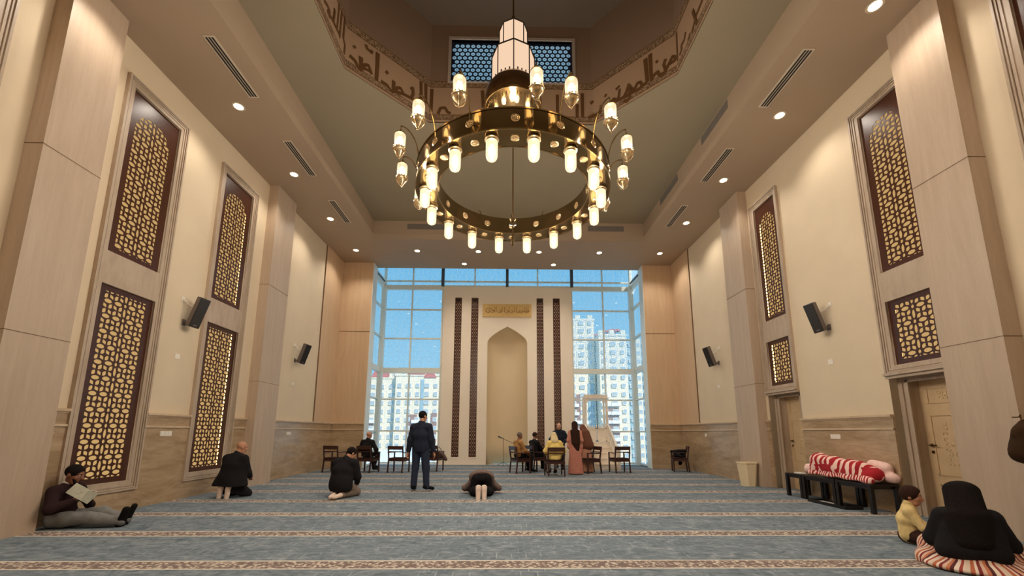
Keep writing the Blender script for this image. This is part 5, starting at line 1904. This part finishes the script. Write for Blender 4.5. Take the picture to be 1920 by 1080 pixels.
# reading man against the left wall
o, J = person('man with black hair sitting against the left wall reading a pale book, legs stretched out', (-6.185, 6.10), -1.47,
    dict(pelvis=(0, .0, .115), chest=(0, -.02, .365), neck=(0, .02, .575), head=(.01, .09, .71), face=(-.10, 1, -.34), hs=1.12,
         wl=(-.04, .26, .37), wr=(.13, .23, .37), pel=(-.8, -.2, -.7), per=(.9, -.2, -.7), kl=(-.14, .42, .15), kr=(.10, .43, .125), al=(-.06, .80, .075), ar=(.09, .84, .075), tl=(-.1, .35, 1), tr=(.25, .42, 1),
         hl=(.35, .5, .7), hr=(-.4, .45, .75), palm=(0, -1, .2), sw=.19), 'dark', .0065, sc=.95)
bottom(o, J, C_greytr, .032, .96, h=.009, extra=lambda q: q.cone((0, .02, .10), (0, .22, .12), .10, .085, lat=(1, 0, 0), w=1.6))
top(o, J, C_wine, .022, .02, .93, 'jumper', h=.009, seed=16, amp=.006)
hair_cap(o, J, HAIR['black'], .006, h=.0065, back=-.02)
collar_ring(o, J, C_white, .004, .006)
shoes(o, J, C_darkshoe, name='black_sock')
bd = Sdf(.012)
for a, b in (((-.058, .055, -.05), (-.03, .078, -.098)), ((.058, .055, -.05), (.03, .078, -.098)), ((-.03, .078, -.098), (.03, .078, -.098))):
    bd.cone(J['hat'](*a), J['hat'](*b), .014, .018)
bd.cone(J['hat'](-.02, .098, -.056), J['hat'](.02, .098, -.056), .006, .006, k=.004)
sdf_obj('beard', bd, .006, HAIR['black'], o)
wb = J['wrl']
MB().tube([wb + np.array((0, -.035, -.03)), wb + np.array((0, -.005, -.004))], .036, 14).build('white_cuff', C_white, o, smooth=True)

bk = thing('book', 'open pale covered book held up by the reading man', 'book', (-5.955, 5.98, .425), 0)
Mb = Matrix.Rotation(.45, 4, 'Y') @ Matrix.Rotation(-.5, 4, 'X')
M_cover = cloth('pale sage book cover', (196, 196, 176)); M_page = plain('white pages', (238, 234, 222), .8)
MB().box(-.115, .115, -.004, .0, 0, .155, Mb).build('cover', M_cover, bk, bevel=.001)
Mb2 = Mb @ Matrix.Translation((.115, 0, 0)) @ Matrix.Rotation(1.15, 4, 'Z')
MB().box(0, .115, -.004, 0, 0, .155, Mb2).build('cover', M_cover, bk, bevel=.001)
MB().box(-.11, .112, .0005, .012, .003, .152, Mb).box(.002, .11, .0005, .010, .003, .152, Mb2).build('pages', M_page, bk)
MB().tube([Mb @ Vector((.115, 0, .155)), Mb @ Vector((.14, .02, .165)), Mb @ Vector((.175, .04, .175))], .003, 5).build('ribbon', M_page, bk)

# ------------------------------------------------------------------ loose objects
tb = thing('waste_bin', 'cream faceted waste bin standing in front of the farther right pillar', 'bin', (6.17, 10.60, 0))
hx = MB()
def oct_ring(w, d, z, c=.09):
    return [(-w, -d + c, z), (-w + c, -d, z), (w - c, -d, z), (w, -d + c, z), (w, d - c, z), (w - c, d, z), (-w + c, d, z), (-w, d - c, z)]
r0, r1 = oct_ring(.165, .15, 0), oct_ring(.21, .19, .56)
r2, r3 = oct_ring(.198, .178, .56), oct_ring(.155, .14, .02)
hx.v += r0 + r1 + r2 + r3
for a, b in ((0, 8), (8, 16), (16, 24)):
    for k in range(8):
        hx.f.append((a + k, a + (k + 1) % 8, b + (k + 1) % 8, b + k))
hx.f += [tuple(range(7, -1, -1)), tuple(range(24, 32))]
hx.build('bin_body', M_bin, tb)
rm = MB()
ra, rb_, rc_, rd = oct_ring(.222, .202, .555), oct_ring(.222, .202, .585), oct_ring(.195, .175, .585), oct_ring(.195, .175, .555)
rm.v += ra + rb_ + rc_ + rd
for a, b in ((0, 8), (8, 16), (16, 24), (24, 0)):
    for k in range(8):
        rm.f.append((a + k, a + (k + 1) % 8, b + (k + 1) % 8, b + k))
rm.build('bin_rim', M_bin, tb)

# three low black tables along the right wall
def low_table(y0, y1, label, src=None):
    cy = (y0 + y1) / 2
    o = thing('low_table', label, 'table', (6.335, cy, 0), 0, 'black low tables by the right wall')
    L, D = (y1 - y0) / 2 - .006, .245
    MB().box(-D, D, -L, L, .44, .475).build('tabletop', M_black, o, bevel=.004)
    for sx_ in (-1, 1):
        for sy in (-1, 1):
            MB().box(sx_ * (D - .03) - .03, sx_ * (D - .03) + .03, sy * (L - .03) - .03, sy * (L - .03) + .03, 0, .44).build('leg', M_black, o)
    MB().box(-D + .02, D - .02, -L + .05, L - .05, .39, .44).build('apron', M_black, o)
low_table(8.58, 9.07, 'short black low table at the far end, carrying only a white folded cloth')
low_table(7.72, 8.57, 'middle black low table under the left half of the striped blankets')
low_table(6.95, 7.71, 'nearest black low table behind the sitting boy, under the right half of the blankets')
ty = thing('tray', 'flat black tray on the carpet under the low tables', 'tray', (6.10, 7.80, 0))
MB().box(-.16, .16, -.45, .45, 0.001, .015).build('tray_base', M_black, ty)
r = MB()
for b in ((-.16, .16, -.45, -.43), (-.16, .16, .43, .45), (-.16, -.14, -.43, .43), (.14, .16, -.43, .43)):
    r.box(*b, .015, .055)
r.build('tray_rim', M_black, ty)
pb = thing('paper_sheet', 'white paper lying in the black tray under the tables', 'paper', (6.08, 7.98, .0151))
MB().box(-.12, .12, -.22, .22, 0, .006).build('sheet', M_page, pb)
wc = thing('folded_cloth', 'small white folded cloth on the far end of the low tables', 'cloth', (6.24, 8.80, .475))
MB().box(-.06, .06, -.11, .11, 0, .014).box(-.055, .05, -.10, .10, .014, .024).build('folds', C_white, wc, bevel=.005)

def blanket_mat():
    t = NT('red and white striped blanket')
    tcn = t.add('ShaderNodeTexCoord'); sx = t.add('ShaderNodeSeparateXYZ'); t.link(tcn.outputs['Object'], sx.inputs[0])
    n = t.noise(t.coords((1, 1, 1)), 3.0, 2, .5, .3)
    ph = t.math('ADD', t.math('MULTIPLY', sx.outputs['Y'], 7.4), t.math('ADD', t.math('MULTIPLY', n, 1.9), t.math('MULTIPLY', sx.outputs['Z'], .5)))
    f = t.math('FRACT', ph)
    s = t.math('GREATER_THAN', f, .48)
    low = t.math('GREATER_THAN', t.math('FRACT', t.math('MULTIPLY', ph, 2.1)), .5)
    lowm = t.math('LESS_THAN', sx.outputs['Z'], .11)
    midm = t.math('MULTIPLY', t.math('GREATER_THAN', sx.outputs['Z'], .115), t.math('LESS_THAN', t.math('ADD', sx.outputs['Z'], t.math('MULTIPLY', n, .12)), .30))
    nn = t.math('GREATER_THAN', t.noise(t.coords((1, 2.2, 1)), 2.2, 1), .47)
    st = t.mix(lowm, s, low)
    st2 = t.math('MAXIMUM', st, t.math('MULTIPLY', midm, nn))
    c = t.mix(st2, lin((246, 206, 190)), lin((168, 22, 34)))
    t.link(c, t.b.inputs['Base Color'])
    t.b.inputs['Roughness'].default_value = .9
    t.b.inputs['Subsurface Weight'].default_value = 0
    t.bump(t.noise(t.coords(), 60, 3), .3, .01)
    return t.m
bl = thing('blanket_bundle', 'long bundle of red and white striped blankets lying on the black low tables', 'blanket', (6.34, 7.72, .486))
q = Sdf(.04)
q.cone((-.08, .60, .12), (-.08, -.55, .10), .12, .11); q.cone((-.09, .60, .30), (-.09, .30, .29), .10, .10); q.cone((-.09, .22, .29), (-.09, .02, .27), .10, .09); q.cone((-.09, -.06, .27), (-.08, -.24, .24), .095, .09)
q.cone((0, .58, .18), (0, .1, .19), .175, .18, lat=(1, 0, 0), w=1.15)
q.cone((0, .60, .30), (0, .35, .28), .13, .12, lat=(1, 0, 0), w=1.1)
q.cone((-.03, .25, .27), (-.03, .05, .25), .13, .12)
q.cone((0, .1, .18), (0, -.35, .16), .18, .16, lat=(1, 0, 0), w=1.2)
q.cone((-.03, -.12, .27), (-.02, -.28, .21), .11, .10)
q.cone((0, -.35, .15), (0, -.62, .12), .16, .12, lat=(1, 0, 0), w=1.2)
q.cone((-.06, -.42, .23), (-.02, -.52, .18), .13, .12)
q.cone((-.17, .70, .05), (-.17, -.68, .04), .05, .045)
q.cut((0, 0, .001), (0, 0, -1)); q.cut((0, .74, 0), (0, 1, .1))
sdf_obj('blanket_folds', q, .011, blanket_mat(), bl, folds(.022, 8, 31))
M_pinkroll = cloth('pale pink plush roll', (240, 202, 192))
pr = thing('blanket_roll', 'pale pink rolled blanket at the far end of the striped bundle', 'blanket', (6.27, 8.50, .476))
sp_pts = []
rl = MB()
R0 = .115
n = 60
for k in range(n + 1):
    a = k / n * 2 * PI * 3.2
    r_ = .018 + (R0 - .018) * k / n
    sp_pts.append((r_ * math.cos(a), r_ * math.sin(a)))
for i, (x, z) in enumerate(sp_pts):
    l = math.hypot(x, z); nx_, nz_ = x / l, z / l
    for y in (-.09, .07):
        for e in (-.011, .011):
            rl.v.append((x + nx_ * e, y, R0 + .012 + z + nz_ * e))
for i in range(n):
    o_ = i * 4
    rl.f += [(o_, o_ + 4, o_ + 6, o_ + 2), (o_ + 1, o_ + 3, o_ + 7, o_ + 5), (o_, o_ + 1, o_ + 5, o_ + 4), (o_ + 2, o_ + 6, o_ + 7, o_ + 3)]
rl.f += [(0, 2, 3, 1), (4 * n, 4 * n + 1, 4 * n + 3, 4 * n + 2)]
rl.build('rolled_layers', M_pinkroll, pr, smooth=True, angle=1.2)
pp = thing('plush_blanket', 'pale pink plush blanket heap behind the right end of the striped bundle', 'blanket', (6.50, 7.18, .476))
q = Sdf(.05)
q.cone((0, .15, .12), (0, -.22, .11), .10, .09); q.cone((0, .10, .28), (.0, -.12, .25), .10, .10); q.cut((0, 0, .001), (0, 0, -1)); q.cut((.08, 0, 0), (1, 0, 0))
sdf_obj('plush_folds', q, .012, M_pinkroll, pp, folds(.014, 12, 5))

# coat over the right chair, bag over the half hidden chair
co = thing('coat', 'black coat draped over the seat and arm of the chair by the right wainscot', 'coat', (6.02, 14.35, 0), 1.30)
q = Sdf(.03)
q.cone((.06, -.20, .70), (.16, .18, .66), .045, .05); q.cone((.20, -.18, .52), (.30, .20, .50), .05, .05); q.cone((-.1, -.05, .52), (.22, .1, .56), .05, .06)
q.cone((.30, -.20, .64), (.315, -.18, .42), .05, .06); q.cone((.31, -.1, .64), (.33, -.06, .26), .05, .06); q.cone((.29, -.2, .66), (.29, .22, .66), .05, .05); q.cone((.305, .05, .64), (.32, .08, .36), .05, .05); q.cone((.29, -.16, .66), (.29, .2, .64), .035, .035)
sdf_obj('coat_folds', q, .012, C_black, co, folds(.012, 14, 41))
bg_ = thing('leather_bag', 'dark brown leather bag hanging on the chair right of the standing man', 'bag', (-2.38, 14.36, 0), -.25)
M_leather = plain('dark brown leather', (74, 48, 36), .45, var=.2, scale=14)
q = Sdf(.03)
q.cone((.02, -.10, .62), (.22, .04, .60), .07, .06, lat=(0, 0, 1), w=1.4); q.cone((.22, .04, .60), (.38, .06, .40), .075, .05); q.cone((.0, -.08, .52), (.14, .0, .50), .05, .05)
sdf_obj('bag_body', q, .011, M_leather, bg_, folds(.010, 14, 43))
MB().tube([(.02, -.1, .70), (.08, -.06, .80), (.16, .0, .80), (.22, .04, .69)], .010, 8).build('handle', M_leather, bg_, smooth=True)
kb = thing('backpack', 'black backpack on the seat below the brown leather bag', 'bag', (-2.54, 14.42, .478), -.25)
q = Sdf(.03)
q.cone((-.08, 0, .08), (.10, 0, .08), .085, .085); q.cone((-.06, 0, .16), (.06, 0, .16), .07, .07); q.cut((0, 0, .002), (0, 0, -1))
sdf_obj('pack_body', q, .011, C_char, kb, folds(.006, 14, 44))
MB().box(-.02, .02, -.10, -.088, .06, .12).build('white_patch', M_plastic, kb)

hb = thing('cloth_bundle', 'dark brown cloth jutting in beside the nearer right pillar at the frame edge', 'cloth', (6.30, 4.93, 1.22))
q = Sdf(.04)
q.cone((.0, .0, .10), (-.03, .02, -.12), .11, .12, lat=(1, 0, 0), w=1.1); q.cone((-.10, .01, .09), (.04, 0, .20), .035, .06); q.cone((-.08, .0, -.15), (.08, 0, -.22), .05, .08); q.cut((0, .085, 0), (0, 1, 0))
q.cut((.105, 0, 0), (1, 0, 0))
sdf_obj('draped_folds', q, .011, cloth('dark chocolate cloth', (58, 40, 26)), hb, folds(.010, 14, 47))
MB().tube([(0, .088, .30), (0, .02, .30), (0, .0, .33)], .008, 8).tube([(0, .0, .33), (-.01, .0, .22)], .006, 6).build('wall_hook', M_bronze, hb)

# microphone on a boom stand before the niche
ms = thing('microphone_stand', 'slim microphone boom stand in front of the niche', 'stand', (-.06, 16.75, 0))
for k in range(3):
    a = k * 2 * PI / 3 + .5
    MB().tube([(0, 0, .12), (.26 * math.cos(a), .26 * math.sin(a), .012)], .009, 8).build('leg', M_slot, ms)
MB().tube([(0, 0, .08), (0, 0, 1.06)], .011, 8).build('pole', M_goldlit, ms)
MB().tube([(-.08, -.02, 1.09), (.56, -.06, .80)], .009, 8).build('boom_arm', M_slot, ms)
MB().lathe([(.0, -.03), (.02, -.02), (.02, .02), (.0, .03)], (0, 0, 1.06), 10).build('clamp', M_slot, ms)
MB().tube([(-.06, -.02, 1.08), (-.20, -.01, 1.145)], [.02, .027], 10).build('microphone', M_slot, ms, smooth=True)

# ------------------------------------------------------------------ minbar
mb_ = thing('minbar', 'cream marble pulpit with steps, lattice rails and a doorway frame before the right glazing', 'pulpit', (3.66, 15.05, 0))
HWm = .42
sm = MB()
for i in range(5):
    sm.box(-HWm, HWm, .28 * i, 1.95, .0 if i == 0 else .19 * i, .19 * (i + 1))
sm.build('steps', M_marble, mb_)
sn = MB()
for i in range(5):
    sn.box(-HWm - .015, HWm + .015, .28 * i - .025, .28 * i + .03, .19 * (i + 1) - .03, .19 * (i + 1) + .004)
sn.build('step_nosing', M_marble, mb_)
for s in (-1, 1):
    r = MB()
    x = s * (HWm + .035)
    pts = [(-.02, 0), (1.95, 0), (1.95, 1.55), (1.35, 1.55), (1.35, 1.02), (-.02, .16)]
    r.prism(pts, lambda y, z, t: (x + t, y, z), -.03, .03)
    r.build('side_wall', M_marble, mb_)
    rl = MB()
    rl.beam((x, -.05, .62), (x, 1.36, 1.60), .07, .06).beam((x, -.05, .20), (x, 1.36, 1.10), .06, .05).beam((x, -.03, 0), (x, -.03, .70), .10, .10)
    for k in range(12):
        t = (k + .5) / 12
        for dd in (-1, 1):
            t2 = t + dd * .09
            rl.beam((x, 1.38 * t - .04, .20 + .92 * t), (x, 1.38 * t2 - .04, .60 + .98 * t2), .02, .018, (1, 0, 0))
    rl.build('lattice_rail', M_marble, mb_)
    MB().beam((x * .96, 1.42, .95), (x * .93, 1.42, 2.70), .085, .085).build('door_post', M_marble, mb_, bevel=.01)
    MB().beam((x * .96, 1.90, .95), (x * .93, 1.90, 2.70), .07, .07).build('door_post', M_marble, mb_, bevel=.01)
MB().box(-HWm - .05, HWm + .05, 1.36, 1.48, 2.66, 2.82).box(-HWm - .02, HWm + .02, 1.86, 1.94, 2.66, 2.80).build('lintel', M_marble, mb_, bevel=.01)
br = MB()
for s in (-1, 1):
    br.beam((s * .40, 1.42, 2.50), (s * .28, 1.42, 2.68), .06, .07)
br.build('lintel_bracket', M_marble, mb_)
gt = MB()
for a, b in ((-HWm + .02, -.012), (.012, HWm - .02)):
    gt.box(a, b, 1.40, 1.43, .96, 1.48)
    for r in ((a, a + .04), (b - .04, b)):
        gt.box(r[0], r[1], 1.385, 1.44, .96, 1.50)
    gt.box(a, b, 1.385, 1.44, 1.46, 1.50).box(a, b, 1.385, 1.44, .96, 1.0)
gt.build('gate_panel', M_marble, mb_)
cs = MB()
for k in range(9):
    x = -HWm + .06 + (2 * HWm - .12) * k / 8
    cs.lathe([(.0, .0), (.035, .02), (.02, .05), (.03, .08), (.0, .13)], (x, 1.415, 1.49), 8)
cs.build('gate_cresting', M_marble, mb_, smooth=True)
